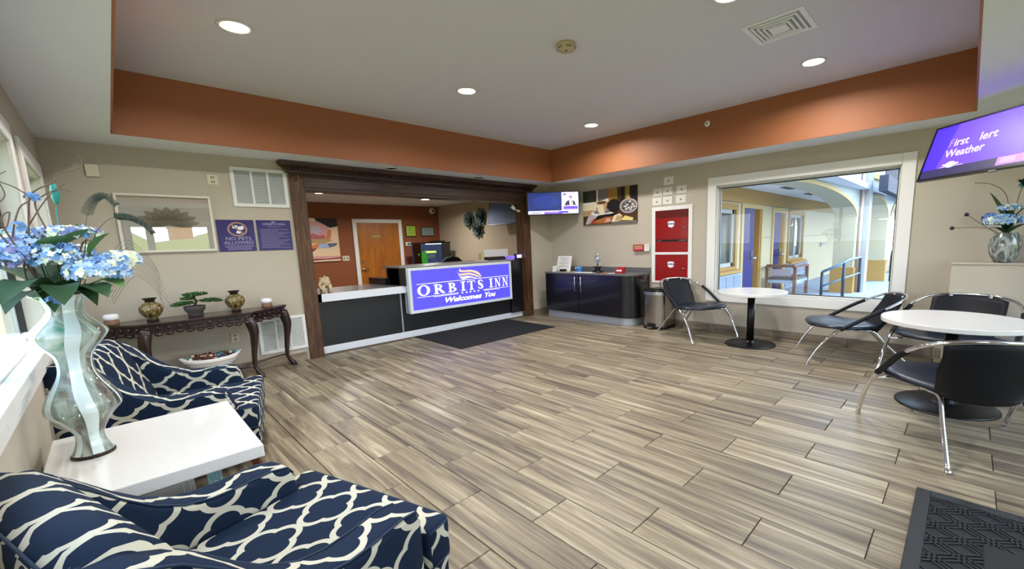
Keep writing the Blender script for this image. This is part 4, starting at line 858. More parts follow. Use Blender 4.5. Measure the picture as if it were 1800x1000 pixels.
# ---------------------------------------------------------------- pedal bin
tb = thing('pedal_bin', 'brushed steel pedal bin with black lid between cabinet and chair', 'bin', (5.46, 3.22, 0))
def dsh(x0, y0, y1, d, r=.06, sc_=1.):
    cx, cy = x0+d/2, (y0+y1)/2; pts = [(x0+d, y1), (x0+.06, y1)]
    for k in range(1, 10): a = PI/2+PI*k/10; pts.append((x0+.06+.06*math.cos(a), cy+(y1-y0)/2*math.sin(a)))
    pts += [(x0+.06, y0), (x0+d, y0)]; return [(cx+(a-cx)*sc_, cy+(b-cy)*sc_) for a, b in pts]
mb = MB(); mb.prism(dsh(5.36, 3.06, 3.40, .34), .04, .50, fz, 'brushed_steel'); mb.build('body', tb, bevel=.004)
mb = MB(); mb.prism(dsh(5.36, 3.06, 3.40, .34, sc_=1.05), 0, .04, fz, 'black_plastic'); mb.build('base', tb, bevel=.004)
mb = MB(); mb.prism(dsh(5.36, 3.06, 3.40, .34, sc_=1.04), .50, .545, fz, 'aluminium'); mb.build('rim', tb, bevel=.006)
mb = MB(); mb.prism(dsh(5.36, 3.06, 3.40, .34, sc_=.99), .545, .575, fz, 'black_plastic'); mb.prism(dsh(5.40, 3.10, 3.36, .28, sc_=.8), .575, .59, fz, 'black_plastic'); mb.build('lid', tb, bevel=.008)
mb = MB(); mb.box(5.335, 5.365, 3.18, 3.30, .045, .085, 'black_plastic'); mb.box(5.29, 5.36, 3.20, 3.28, .03, .042, 'aluminium'); mb.build('pedal', tb, bevel=.002)
# ---------------------------------------------------------------- chrome lounge chairs
def chair(label, loc, ang, scale=(1, 1, 1)):
    t = thing('lounge_chair', label, 'chair', (0, 0, 0), 'chrome and black lounge chairs')
    half = [(.375, .45, .008), (.374, .42, .08), (.37, .34, .23), (.362, .20, .385), (.355, .06, .48), (.35, -.08, .575), (.33, -.21, .65), (.27, -.32, .71), (.15, -.385, .74), (0, -.40, .745)]
    pts = half+[(-x, y, z) for x, y, z in half[-2::-1]]; q = spline(pts, 5); n = len(q)
    mb = MB(); mb.tube(q, .0125, 'chrome', 10); mb.build('hoop_frame', t)
    for s in (-1, 1):
        seg_ = spline([(s*x, y, z) for x, y, z in half[3:7]], 5); mb = MB(); mb.tube(seg_[1:-2], .0185, 'black_vinyl', 10); mb.build('arm_pad', t)
        p = spline([(s*.20, .16, .372), (s*.19, -.05, .365), (s*.17, -.14, .35), (s*.185, -.25, .22), (s*.215, -.44, .008)], 5); mb = MB(); mb.tube(p, .0115, 'chrome', 10); mb.build('leg', t)
        for x, y, z in ((s*.375, .45, 0), (s*.215, -.44, 0)): mb = MB(); mb.cyl((x, y, 0), (x, y, .02), .0145, 'chrome', 10); mb.build('foot_glide', t)
        mb = MB(); mb.tube([(s*.364, .24, .345), (s*.30, .22, .355), (s*.2, .16, .368)], .010, 'chrome', 8); mb.build('seat_bracket', t)
    mb = MB(); mb.tube([(.17, -.14, .352), (-.17, -.14, .352)], .009, 'chrome', 8); mb.tube([(.20, .16, .372), (-.20, .16, .372)], .009, 'chrome', 8); mb.build('cross_bar', t)
    # seat pad: rounded slab, thick front lip
    top = []; N = 28; vs = []; rows = ((0, 1.0, .0), (.012, 1.02, 0), (.030, 1.0, 0), (.040, .90, 0), (.040, .5, -.010), (.038, .05, -.014))
    def so(a):
        x = math.cos(a); y = math.sin(a); yy = .12+(.30 if y > 0 else .33)*abs(y)**.8*(1 if y > 0 else -1); return (.335*abs(x)**.72*(1 if x > 0 else -1)*(1 if yy > .1 else 1-.45*(.1-yy)/.3), yy)
    for h, k, dz in rows:
        for i in range(N): x, y = so(2*PI*i/N); vs.append((x*k, .07+(y-.07)*k, .378+h+dz+.05*(y*k)+.12*(x*k)**2))
    fs_ = [(i*N+k, i*N+(k+1) % N, (i+1)*N+(k+1) % N, (i+1)*N+k) for i in range(len(rows)-1) for k in range(N)]+[tuple(range(N))[::-1], tuple((len(rows)-1)*N+k for k in range(N))]
    mb = MB(); mb.add(vs, fs_, 'navy_vinyl', True); mb.build('seat', t)
    # curved back shell hanging from the hoop
    vs = []; NU, NV = 17, 9
    for side in (0, 1):
        for j in range(NV):
            v_ = j/(NV-1)
            for i in range(NU):
                u_ = -1+2*i/(NU-1); a = u_*.62; w_ = .225*(1-.18*max(0, v_-.5)*2); x = w_*u_; y = -.398+.085*u_*u_+.20*v_**1.3; zt = .745-.038*abs(u_)**2.2; zb = .335+.035*abs(u_)**5; z = zt+(zb-zt)*v_
                k = .011*(1 if side else -1); vs.append((x-math.sin(a)*k*(-1), y-math.cos(a)*k, z))
    o_ = NU*NV; fs_ = []
    for j in range(NV-1):
        for i in range(NU-1): a = j*NU+i; fs_ += [(a, a+1, a+NU+1, a+NU), (o_+a, o_+a+NU, o_+a+NU+1, o_+a+1)]
    ed = [i for i in range(NU)]+[j*NU+NU-1 for j in range(1, NV)]+[(NV-1)*NU+i for i in range(NU-2, -1, -1)]+[j*NU for j in range(NV-2, 0, -1)]
    for i in range(len(ed)): a, b = ed[i], ed[(i+1) % len(ed)]; fs_.append((a, o_+a, o_+b, b))
    mb = MB(); mb.add(vs, fs_, 'black_vinyl', True); mb.build('backrest', t)
    for s in (-1, 1): mb = MB(); mb.cyl((s*.12, -.352, .735), (s*.12, -.372, .715), .012, 'aluminium', 10); mb.build('rivet', t)
    t.location = loc; t.rotation_euler = (0, 0, ang-PI/2); t.scale = scale
    return t
k1 = chair('chrome chair with blue-black seat beside the pedal bin', (5.345, 2.62, 0), math.radians(-112))
def cchair(label, loc, ang, scale): c = copy_tree(k1); c['label'] = label; c.location = loc; c.rotation_euler = (0, 0, ang-PI/2); c.scale = scale; return c
cchair('chrome chair under the window, its back to the larger round table', (5.23, .79, 0), math.radians(111), (1, 1, .92))
cchair('chrome chair behind the larger round table, against the low ledge', (5.03, .02, 0), math.radians(168), (1.1, .95, .95))
cchair('chrome chair nearest the viewer at the larger round table, seen from behind', (3.433, -.07, 0), math.radians(25), (1.11, .9, .97))
# ---------------------------------------------------------------- round tables
def rtable(label, x, y, R_, zt, rb):
    t = thing('round_table', label, 'table', (x, y, 0), 'white round pedestal tables')
    mb = MB(); mb.lathe([(.01, zt-.034), (R_-.004, zt-.034), (R_, zt-.030), (R_, zt-.004), (R_-.004, zt), (.01, zt)], (x, y, 0), 'white_laminate', 64, smooth=False); mb.build('table_top', t)
    mb = MB(); mb.cyl((x, y, .02), (x, y, zt-.045), .042, 'black_metal', 24); mb.build('column', t)
    mb = MB(); mb.lathe([(.14, zt-.045), (.15, zt-.040), (.15, zt-.034), (.05, zt-.034)], (x, y, 0), 'black_metal', 24); mb.build('mounting_plate', t)
    mb = MB(); mb.lathe([(rb, 0), (rb, .006), (rb*.97, .012), (rb*.3, .024), (.055, .03), (.05, .05), (.042, .052)], (x, y, 0), 'black_metal', 48); mb.build('base', t)
rtable('white round pedestal table in front of the window', 5.265, 1.82, .385, .65, .285); rtable('larger white round pedestal table with three chairs at the right', 4.20, .03, .425, .655, .30)
# ---------------------------------------------------------------- floor mats
mb = MB(); mb.cbox(2.93, 4.65, 4.52, 5.70, 0, .010, 'mat_carpet', .004); tag(mb.build('floor_mat'), 'plain black mat lying before the reception counter', 'mat')
fm = thing('door_mat', 'black rubber mat with raised diamond lattice at the bottom right', 'mat', (2.0, -.4, 0))
MX0, MX1, MY0, MY1 = 1.15, 2.70, -.95, .088
mb = MB(); mb.box(MX0+.01, MX1-.01, MY0+.01, MY1-.01, 0, .004, 'black_rubber'); mb.build('base_sheet', fm)
mb = MB(); bw_ = .055
for p in ((MX0, MX1, MY1-bw_, MY1), (MX0, MX1, MY0, MY0+bw_), (MX0, MX0+bw_, MY0+bw_, MY1-bw_), (MX1-bw_, MX1, MY0+bw_, MY1-bw_)): mb.cbox(p[0], p[1], p[2], p[3], 0, .011, 'grey_rubber', .004)
mb.build('border', fm)
mb = MB(); a0, a1, c0, c1 = MX0+bw_, MX1-bw_, MY0+bw_, MY1-bw_
def clipseg(p, d):
    t0, t1 = -9, 9
    for i, (lo, hi) in enumerate(((a0, a1), (c0, c1))):
        if abs(d[i]) < 1e-6:
            if not lo < p[i] < hi: return None
            continue
        q0, q1 = (lo-p[i])/d[i], (hi-p[i])/d[i]
        if q0 > q1: q0, q1 = q1, q0
        t0, t1 = max(t0, q0), min(t1, q1)
    return (t0, t1) if t1-t0 > .02 else None
for s in (-1, 1):
    d = Vector((math.cos(.92), s*math.sin(.92), 0)); nn = Vector((-d.y, d.x, 0))
    for k in range(-30, 31):
        for o2 in (-.019, 0, .019) if k % 1 == 0 else (0,):
            c = Vector((1.925, -.43, 0))+nn*(k*.105+o2); r_ = clipseg(c, d)
            if r_:
                p0, p1 = c+d*r_[0], c+d*r_[1]; m_ = (p0+p1)/2; mb.obox((m_.x, m_.y, .0065), d*((p1-p0).length/2), nn*.0032, (0, 0, .0030), 'grey_rubber')
o = mb.build('diamond_lattice', fm); o['kind'] = 'stuff'
mb = MB(); mb.cbox(1.75, 2.35, -.80, -.145, 0, .0115, 'black_rubber', .003); mb.build('centre_panel', fm)
# ---------------------------------------------------------------- right wall
wb = wallB(); fb = lambda u, v, h: (XR-h, 4.81-u, v)
pc = thing('canvas_picture', 'canvas print of a coffee cup, ornate pot and pastries', 'picture', (XR, 4.27, 1.57))
mb = MB(); mb.box(XR-.03, XR, 3.735, 4.808, 1.572, 2.13, 'p_brown'); mb.build('canvas', pc, bevel=.002)
W_, H_ = 1.073, .558; fp = lambda u, v, h: (XR-.0305-h, 4.808-u*W_, 1.572+v*H_)
mb = MB(); Z_ = [0]
def pp(pts, m): Z_[0] += 1; poly(mb, pts, fp, Z_[0]*.00012, m)
def pr(a, b, c, d, m): pp([(a, c), (b, c), (b, d), (a, d)], m)
pr(0, 1, 0, 1, 'p_brown'); pr(0, .28, .62, 1, 'p_green'); pr(.30, .50, .66, 1, 'p_grey'); pp([(0, .45), (.3, .6), (.5, .62), (.52, .74), (.3, .66), (0, .66)], 'p_white'); pr(0, .27, .42, .60, 'p_cream')
pr(.27, .30, .5, 1, 'p_cream'); pr(.50, .56, .5, 1, 'p_amber'); pr(.56, .66, .55, 1, 'p_olive'); pr(.66, .72, .5, 1, 'p_brown'); pr(.72, 1, .3, 1, 'p_black'); pr(.80, .88, .62, 1, 'p_olive')
pr(0, .25, .26, .42, 'p_tan'); pp([(.04, .02), (.10, .24), (.24, .42), (.32, .40), (.26, .02)], 'p_lilac'); pp(ell(.38, .33, .22, .10), 'p_white'); pp(ell(.38, .36, .17, .06), 'p_grey')
pp(ell(.60, .50, .12, .19), 'p_black'); pp([(.26, .62), (.30, .36), (.34, .30), (.42, .30), (.45, .38), (.48, .60)], 'p_cream'); pp([(.40, .60), (.42, .32), (.45, .38), (.48, .60)], 'p_tan'); pp(ell(.37, .62, .11, .055), 'p_tan'); pp(ell(.37, .62, .085, .035), 'p_brown')
pp(ell(.86, .46, .155, .20), 'p_lilac'); pp(ell(.86, .46, .135, .17), 'p_grey')
for k in range(14): pp(ell(.86+.105*math.cos(k*2.4)*math.sqrt(k/14), .46+.135*math.sin(k*2.4)*math.sqrt(k/14), .018, .024, 8), 'p_white' if k % 3 else 'p_black')
pp([(.82, .64), (.84, .74), (.88, .74), (.90, .64)], 'p_tan'); pp([(.12, .02), (.2, .16), (.45, .22), (.6, .2), (.5, .02)], 'p_amber'); pp([(.2, .10), (.45, .2), (.6, .2), (.7, .3), (.3, .26)], 'p_black'); pp([(.42, .05), (.47, .16), (.53, .15), (.55, .06)], 'p_pink')
pp([(.55, .04), (.60, .22), (.70, .27), (.76, .2), (.72, .06)], 'p_cream'); pp([(.62, .08), (.66, .22), (.76, .2), (.72, .06)], 'p_tan'); pp([(.72, .08), (.80, .2), (.95, .12), (.93, .05)], 'p_yellow'); pr(.55, 1, 0, .05, 'p_grey'); pp([(.15, .0), (.2, .14), (.27, .04)], 'p_red')
mb.build('print', pc)
# square covers over the key boxes
for lab, y0, z0 in (('topmost square plate of the group above the red key boxes', 3.285, 2.072), ('square plate left in the middle row above the red key boxes', 3.465, 1.924), ('square plate centre in the middle row above the red key boxes', 3.30, 1.927), ('square plate right in the middle row above the red key boxes', 3.08, 1.930), ('square plate left in the bottom row above the red key boxes', 3.474, 1.790), ('square plate centre in the bottom row above the red key boxes', 3.30, 1.793), ('square plate right in the bottom row above the red key boxes', 3.09, 1.794)):
    plate('wall_plate', lab, lambda u, v, h, y0=y0: (XR-h, y0-u, v), 0, .155, z0, z0+.112, 'white_plastic', 'jack', 'square wall plates on the right wall')
kb = thing('key_cabinet', 'white framed pair of red recessed lock boxes beside the window', 'cabinet', (XR, 3.15, .66))
mb = MB(); Y1, Y0_ = 3.475, 2.83; fk = lambda u, v, h: (XR-h, u, v)
for p in ((Y0_, Y0_+.055, .64, 1.765), (Y1-.055, Y1, .64, 1.765), (Y0_+.055, Y1-.055, 1.71, 1.765), (Y0_+.055, Y1-.055, 1.065, 1.10), (Y0_+.055, Y1-.055, .64, .67)): mb.prism([(p[0], p[2]), (p[1], p[2]), (p[1], p[3]), (p[0], p[3])], 0, .018, fk, 'white_trim')
mb.build('frame', kb, bevel=.002)
for z0, z1, n in ((1.10, 1.71, 0), (.67, 1.065, 1)):
    mb = MB(); mb.prism([(Y0_+.055, z0), (Y1-.055, z0), (Y1-.055, z1), (Y0_+.055, z1)], 0, .010, fk, 'red_paint')
    d = mb.build('red_door', kb, bevel=.001)
    mb = MB(); cy, cz = 3.16, (z0+z1)/2+(.10 if n == 0 else .05)
    mb.prism([(cy-.048, cz-.01), (cy-.055, cz+.03), (cy-.03, cz+.045), (cy+.03, cz+.045), (cy+.055, cz+.03), (cy+.048, cz-.01), (cy+.04, cz-.035), (cy, cz-.048), (cy-.04, cz-.035)], .010, .0115, fk, 'paper')
    mb.prism([(cy-.052, cz-.004), (cy+.052, cz-.004), (cy+.048, cz+.016), (cy-.048, cz+.016)], .0115, .0122, fk, 'p_blue'); mb.build('shield_badge', d)
    mb = MB(); mb.cyl(fk(2.96, cz-.06, .010), fk(2.96, cz-.06, .022), .014, 'brushed_steel', 12); mb.build('lock', d)
    if n == 0:
        mb = MB(); mb.prism([(Y0_+.07, 1.255), (Y1-.07, 1.255), (Y1-.07, 1.285), (Y0_+.07, 1.285)], .010, .013, fk, 'black_plastic'); mb.prism([(Y1-.16, 1.263), (Y1-.09, 1.263), (Y1-.09, 1.274), (Y1-.16, 1.274)], .013, .0135, fk, 'p_grey'); mb.prism([(Y0_+.09, 1.263), (Y0_+.2, 1.263), (Y0_+.2, 1.274), (Y0_+.09, 1.274)], .013, .0135, fk, 'p_grey'); mb.build('slot_bar', d)
        mb = MB(); mb.prism([(Y0_+.06, 1.60), (Y1-.06, 1.60), (Y1-.06, 1.705), (Y0_+.06, 1.705)], .010, .012, fk, 'red_dark'); mb.build('hood', d)
al = thing('alarm_panel', 'small red panel with white switch beside the key boxes', 'alarm', (XR, 3.65, 1.12))
mb = MB(); mb.box(XR-.045, XR, 3.60, 3.795, 1.122, 1.222, 'red_plastic'); mb.build('red_cover', al, bevel=.004)
mb = MB(); mb.box(XR-.0465, XR-.045, 3.62, 3.775, 1.15, 1.165, 'p_pink'); mb.box(XR-.0465, XR-.045, 3.62, 3.775, 1.175, 1.205, 'p_tan'); mb.build('print_label', al)
mb = MB(); mb.box(XR-.035, XR, 3.515, 3.60, 1.118, 1.225, 'white_plastic'); mb.box(XR-.040, XR-.035, 3.55, 3.565, 1.19, 1.20, 'black_plastic'); mb.build('white_switch', al, bevel=.003)
# ---------------------------------------------------------------- televisions
def tv(name, lab, TL, ang, tilt, W, H, build, mount):
    # local frame: u right, v up, n towards the viewer
    t = thing(name, lab, 'television', TL, 'wall mounted televisions')
    uu = Vector((math.cos(ang), math.sin(ang), 0)); n0 = uu.cross(Vector((0, 0, 1))); vv = Vector((0, 0, 1))*math.cos(tilt)+n0*math.sin(tilt); nn = uu.cross(vv)
    fn = lambda u, v, h: tuple(Vector(TL)+uu*u+vv*(v-H)+nn*h)
    b = .012; mb = MB()
    for p in ((0, W, 0, b*1.5), (0, W, H-b, H), (0, b, b*1.5, H-b), (W-b, W, b*1.5, H-b)): mb.prism([(p[0], p[2]), (p[1], p[2]), (p[1], p[3]), (p[0], p[3])], -.03, .004, fn, 'black_plastic')
    mb.build('bezel', t, bevel=.001, seg=1)
    mb = MB(); mb.prism([(b, b), (W-b, b), (W-b, H-b), (b, H-b)], -.055, -.006, fn, 'black_plastic'); mb.prism([(W*.3, H*.25), (W*.7, H*.25), (W*.7, H*.75), (W*.3, H*.75)], -.085, -.055, fn, 'black_plastic'); mb.build('rear_housing', t, bevel=.004)
    mb = MB(); build(mb, lambda u, v, h: fn(b+u*(W-2*b), b*1.5+v*(H-2.5*b), h-.004)); mb.build('screen', t)
    c = Vector(fn(W/2, H/2, -.08)); mb = MB(); mb.tube([c, (c+Vector(mount))/2+Vector((0, 0, -.03)), Vector(mount)], .018, 'black_metal', 8); mb.obox(mount, (.05, -.05, 0), (0, 0, .08), (.008, .008, 0), 'black_metal'); mb.build('wall_arm', t)
    mb = MB(); mb.prism([(W*.48, -.012), (W*.52, -.012), (W*.52, .002), (W*.48, .002)], -.02, .002, fn, 'p_grey'); mb.build('logo_tab', t)
    return fn
def scr1(mb, f):
    R_ = lambda a, b, c, d, h, m: poly(mb, [(a, c), (b, c), (b, d), (a, d)], f, h, m)
    R_(0, 1, 0, 1, 0, 'tv_white'); R_(0, .67, .15, 1, .0004, 'tv_navy'); poly(mb, ell(.36, .58, .26, .30), f, .0008, 'tv_blue'); R_(.32, .67, 0, .115, .0004, 'tv_violet'); R_(.62, .80, .03, .115, .0007, 'tv_purple'); R_(.05, .27, .045, .075, .0006, 'p_blue'); R_(.34, .6, .08, .09, .0008, 'tv_white')
    R_(.70, .99, .18, .35, .0006, 'tv_violet'); R_(.72, .97, .26, .30, .0010, 'tv_purple'); R_(.70, .765, .85, .95, .0006, 'tv_violet'); R_(.80, .95, .93, .945, .0006, 'tv_violet'); R_(.80, .95, .86, .87, .0006, 'tv_violet')
    poly(mb, [(.72, .38), (.76, .56), (.82, .63), (.88, .63), (.93, .56), (.95, .38)], f, .0006, 'tv_dark'); poly(mb, [(.83, .38), (.82, .63), (.88, .63), (.895, .38)], f, .0010, 'tv_white'); poly(mb, [(.855, .38), (.852, .6), (.868, .6), (.872, .38)], f, .0012, 'tv_violet')
    poly(mb, ell(.85, .70, .032, .085, 16), f, .0010, 'tv_skin'); poly(mb, [(.818, .74), (.82, .80), (.85, .82), (.882, .79), (.882, .75), (.85, .77)], f, .0014, 'tv_dark')
tv('television', 'small television with blue news screen in the far corner', (5.035, 5.455, 2.145), math.radians(-45.5), math.radians(-3), .88, .385, scr1, (5.70, 5.58, 1.95))
def scr2(mb, f):
    R_ = lambda a, b, c, d, h, m: poly(mb, [(a, c), (b, c), (b, d), (a, d)], f, h, m)
    R_(0, 1, 0, 1, 0, 'tv2_purple'); poly(mb, [(0, .17), (.10, .17), (.16, 1), (0, 1)], f, .0004, 'tv2_deep'); R_(0, 1, 0, .17, .0005, 'tv2_band'); R_(.50, .75, .03, .17, .0009, 'tv2_pink'); text(mb, 'F', .135, .57, .20, f, .0008, 'tv2_faint', bold=.002, sx=.36)
    text(mb, 'irst', .172, .57, .20, f, .0008, 'tv2_text', bold=.003, sx=.36); text(mb, 'lert', .335, .57, .20, f, .0008, 'tv2_text', bold=.003, sx=.37); text(mb, 'Weather', .135, .37, .20, f, .0008, 'tv2_text', bold=.003, sx=.345)
    poly(mb, ell(.20, .215, .035, .06, 16), f, .0008, 'tv2_text'); R_(.145, .255, .205, .235, .0010, 'tv2_text'); R_(.13, .29, .175, .185, .0012, 'tv2_text')
    for k in range(3): R_(.52, .60, .13-.03*k, .14-.03*k, .0012, 'tv2_text')
    text(mb, '56', .64, .06, .08, f, .0012, 'tv2_text', sx=.5)
tv('television', 'large television showing purple First Alert Weather screen at the right', (5.13, .28, 2.165), math.radians(-136), math.radians(-17), 1.32, .465, scr2, (5.66, -.40, 1.95))
# ---------------------------------------------------------------- vase on the ledge
vx, vy, vz = 5.56, -.235, .993
v2 = thing('glass_vase', 'squat smoky glass vase on the low ledge under the large television', 'vase', (vx, vy, vz), 'art glass vases')
mb = MB(); mb.lathe(smooth_prof([(.055, 0), (.066, .01), (.096, .07), (.108, .14), (.102, .20), (.080, .25), (.076, .262)]), (vx, vy, vz), 'vase_glass2', 36); mb.f.pop(); mb.m.pop(); mb.sm.pop(); mb.build('vase_body', v2)
mb = MB(); mb.lathe([(.05, -.001), (.060, .0), (.066, .012)], (vx, vy, vz), 'brass_dark', 28); mb.build('vase_base', v2)
b3 = thing('flower_bouquet', 'small blue and cream hydrangea bouquet with purple berries in the squat vase', 'flowers', (vx, vy, vz+.1), 'hydrangea bouquets')
head(b3, (vx-.04, vy+.03, 1.36), .13, .055, 170, BM, .022, ry=.13); head(b3, (vx-.02, vy, 1.47), .07, .03, 60, CM, .02); head(b3, (vx-.05, vy+.12, 1.38), .05, .05, 40, ['petal_violet', 'petal_blue'], .02)
for a, b_, wd in (((vx, vy, 1.24), (vx-.05, vy+.14, 1.62), .06), ((vx, vy, 1.24), (vx-.08, vy+.12, 1.30), .05), ((vx, vy, 1.24), (vx-.1, vy-.14, 1.33), .05), ((vx, vy, 1.26), (vx-.02, vy-.12, 1.50), .05), ((vx, vy, 1.26), (vx-.05, vy+.02, 1.50), .05), ((vx, vy, 1.24), (vx+.08, vy+.05, 1.45), .05)): leaf(b3, a, b_, wd, .02, 'leaf_dark')
for b_, c_ in (((vx-.02, vy+.27, 1.43), 1), ((vx-.02, vy+.36, 1.31), 1)):
    mb = MB(); mb.tube(spline([(vx, vy, 1.2), (vx-.01, vy+.12, 1.30), b_], 4), .0025, 'twig', 5); mb.ball(b_, .018, 'berry', 10, 6); mb.build('berry_twig', b3)
mb = MB(); mb.tube(spline([(vx, vy, 1.2), (vx-.02, vy+.02, 1.55), (vx-.02, vy+.12, 1.68), (vx-.03, vy+.24, 1.71)], 5), .003, 'twig', 5); mb.build('twig', b3)
mb = MB()
for i in range(160):
    t, u = rnd.uniform(0, 2*PI), rnd.uniform(-1, 1); d = Vector((math.cos(t)*math.sqrt(1-u*u), math.sin(t)*math.sqrt(1-u*u), u)); c = Vector((vx, vy-.06, 1.68)); s_ = d.cross(Vector((0, 0, 1))).normalized()*.006; mb.add([c-s_, c+s_, c+d*rnd.uniform(.04, .065)], [(0, 1, 2)], 'feather_teal' if i % 3 == 0 else 'feather_green')
mb.tube([(vx, vy, 1.2), (vx, vy-.06, 1.66)], .003, 'twig', 5); mb.build('pompom', b3)
# ---------------------------------------------------------------- ceiling fixtures
def downlight(lab, x, y, z, on, watts, r=.085):
    d = thing('downlight', lab, 'light', (x, y, z), 'recessed ceiling downlights')
    mb = MB(); mb.lathe([(r, 0), (r+.02, -.002), (r+.02, -.006), (r, -.008), (r-.004, -.004)], (x, y, z), 'white_trim', 32, cap=False); mb.build('trim_ring', d)
    mb = MB(); mb.lathe([(.001, -.0035), (r, -.0035)], (x, y, z), 'lamp_glow' if on else 'lamp_off', 32); mb.build('lens', d)
    if on:
        l = bpy.data.lights.new('downlight_lamp', 'AREA'); l.shape = 'DISK'; l.size = r*1.9; l.energy = watts; l.color = (1, .975, .955); l.spread = math.radians(162)
        o = bpy.data.objects.new('downlight_lamp', l); COL.objects.link(o); o.parent = d; o.location = (0, 0, -.012)
for lab, x, y in (('lit tray downlight at the left, nearest the photo\'s top left', .795, 3.70), ('lit tray downlight midway along the back of the tray', 2.673, 3.71), ('lit tray downlight deepest in the corner of the tray', 4.637, 3.72), ('lit tray downlight right, below the square air vent', 4.566, 1.127), ('lit tray downlight cut by the top edge of the photo', 2.93, 1.22), ('lit tray downlight above the viewer', .80, 1.22)): downlight(lab, x, y, ZT, True, LAMP)
downlight('unlit soffit downlight above the left half of the oak surround', 2.632, 5.36, ZS, False, 0, .07); downlight('unlit soffit downlight above the right half of the oak surround', 3.988, 5.35, ZS, False, 0, .07)
downlight('lit office ceiling light left, seen through the desk opening', 2.73, 8.34, ZS, True, OFFICE); downlight('lit office ceiling light right, seen through the desk opening', 4.84, 8.45, ZS, True, OFFICE)
sd = thing('smoke_detector', 'cream round smoke detector on the tray ceiling', 'smoke detector', (2.669, 2.375, ZT))
mb = MB(); mb.lathe([(.078, 0), (.078, -.012), (.070, -.016), (.074, -.030), (.066, -.040), (.02, -.043), (.001, -.043)], (2.669, 2.375, ZT), 'smoke_cream', 32); mb.build('housing', sd)
for k in range(6):
    a = k*PI/3; mb = MB(); mb.obox((2.669+.062*math.cos(a), 2.375+.062*math.sin(a), ZT-.034), (.009*math.cos(a), .009*math.sin(a), 0), (-.018*math.sin(a), .018*math.cos(a), 0), (0, 0, .004), 'slot_dark'); mb.build('air_slot', sd)
mb = MB(); mb.ball((2.669, 2.375, ZT-.044), .008, 'slot_dark', 8, 5); mb.build('test_button', sd)
av = thing('air_diffuser', 'square stepped air diffuser in the tray ceiling', 'vent', (3.64, 1.135, ZT))
def sqring(mb, cx, cy, hx, hy, w_, z0, z1, m):
    for p in ((cx-hx, cx+hx, cy-hy, cy-hy+w_), (cx-hx, cx+hx, cy+hy-w_, cy+hy), (cx-hx, cx-hx+w_, cy-hy+w_, cy+hy-w_), (cx+hx-w_, cx+hx, cy-hy+w_, cy+hy-w_)): mb.box(p[0], p[1], p[2], p[3], z0, z1, m)
mb = MB(); sqring(mb, 3.64, 1.135, .205, .205, .035, ZT-.006, ZT, 'white_metal'); mb.build('outer_frame', av, bevel=.001)
mb = MB(); mb.box(3.47, 3.81, .965, 1.305, ZT-.0015, ZT-.0005, 'vent_shadow'); mb.build('backing', av)
for k, h in enumerate((.155, .122, .089)): mb = MB(); sqring(mb, 3.64, 1.135, h, h, .014, ZT-.012-.004*k, ZT-.002, 'white_metal'); mb.build('louvre_ring', av)
mb = MB(); mb.box(3.58, 3.70, 1.075, 1.195, ZT-.020, ZT-.002, 'white_metal'); mb.build('centre_plate', av, bevel=.002)
sk = thing('sprinkler_head', 'small white sprinkler on the orange tray face', 'sprinkler', (TX1, 2.434, 2.677))
mb = MB(); mb.lathe([(.001, -.012), (.034, -.010), (.036, -.002), (.036, 0)], (TX1, 2.434, 2.677), 'white_plastic', 24, axis='x'); mb.build('escutcheon', sk)
mb = MB(); mb.ball((TX1-.02, 2.434, 2.677), .012, 'brushed_steel', 10, 6); mb.build('nozzle', sk)
mb = MB(); mb.lathe([(.03, 0), (.028, -.012), (.01, -.02), (.001, -.022)], (5.53, 2.33, ZS), 'white_plastic', 20); tag(mb.build('sprinkler_head'), 'small sprinkler under the soffit above the window', 'sprinkler')

# ---------------------------------------------------------------- office contents
cv = thing('canvas_picture', 'canvas print of a pink rose over a teacup behind the desk', 'picture', (3.28, YO, 1.04))
mb = MB(); mb.box(2.93, 3.53, YO-.035, YO, 1.05, 1.96, 'p_peach'); mb.build('canvas', cv, bevel=.002)
fq = lambda u, v, h: (2.93+.6*u, YO-.0355-h, 1.05+.91*v); mb = MB(); Z_ = [0]
def pq(pts, m): Z_[0] += 1; poly(mb, pts, fq, Z_[0]*.0002, m)
pq([(0, 0), (1, 0), (1, 1), (0, 1)], 'p_peach'); pq([(.25, 1), (1, 1), (1, .82), (.75, .78), (.55, .84), (.35, .90)], 'p_black'); pq([(0, .62), (.1, .92), (.35, .93), (.6, .84), (.72, .75), (.68, .6), (.3, .5)], 'p_pink')
pq([(.05, .7), (.2, .84), (.4, .82), (.45, .7), (.25, .62)], 'p_lilac'); pq([(0, .55), (.15, .66), (.35, .6), (.5, .62), (.6, .55), (.3, .48)], 'p_rose'); pq([(.55, .5), (.68, .75), (.78, .72), (.72, .52)], 'p_orange'); pq([(0, .42), (0, .52), (.65, .53), (.78, .48), (.5, .42)], 'p_tan')
pq([(0, .25), (0, .36), (.3, .42), (.6, .45), (.35, .33)], 'p_orange'); pq([(0, .22), (.05, .30), (.25, .32), (.12, .24)], 'p_dkred'); pq([(.35, .42), (.95, .42), (.88, .36), (.6, .31), (.25, .31)], 'p_paleblue'); pq([(.6, .42), (.95, .42), (.88, .36), (.65, .32)], 'p_slate')
pq([(0, .03), (1, .05), (1, .12), (0, .13)], 'p_pink'); pq([(0, .03), (1, .05), (1, .085), (.5, .06), (0, .075)], 'p_dkred'); mb.build('print', cv)
plate('switch_plate', 'cream double switch plate left of the office door', wo, 3.58, 3.725, 1.04, 1.15, 'cream_plastic', 'switch', cat='switch')
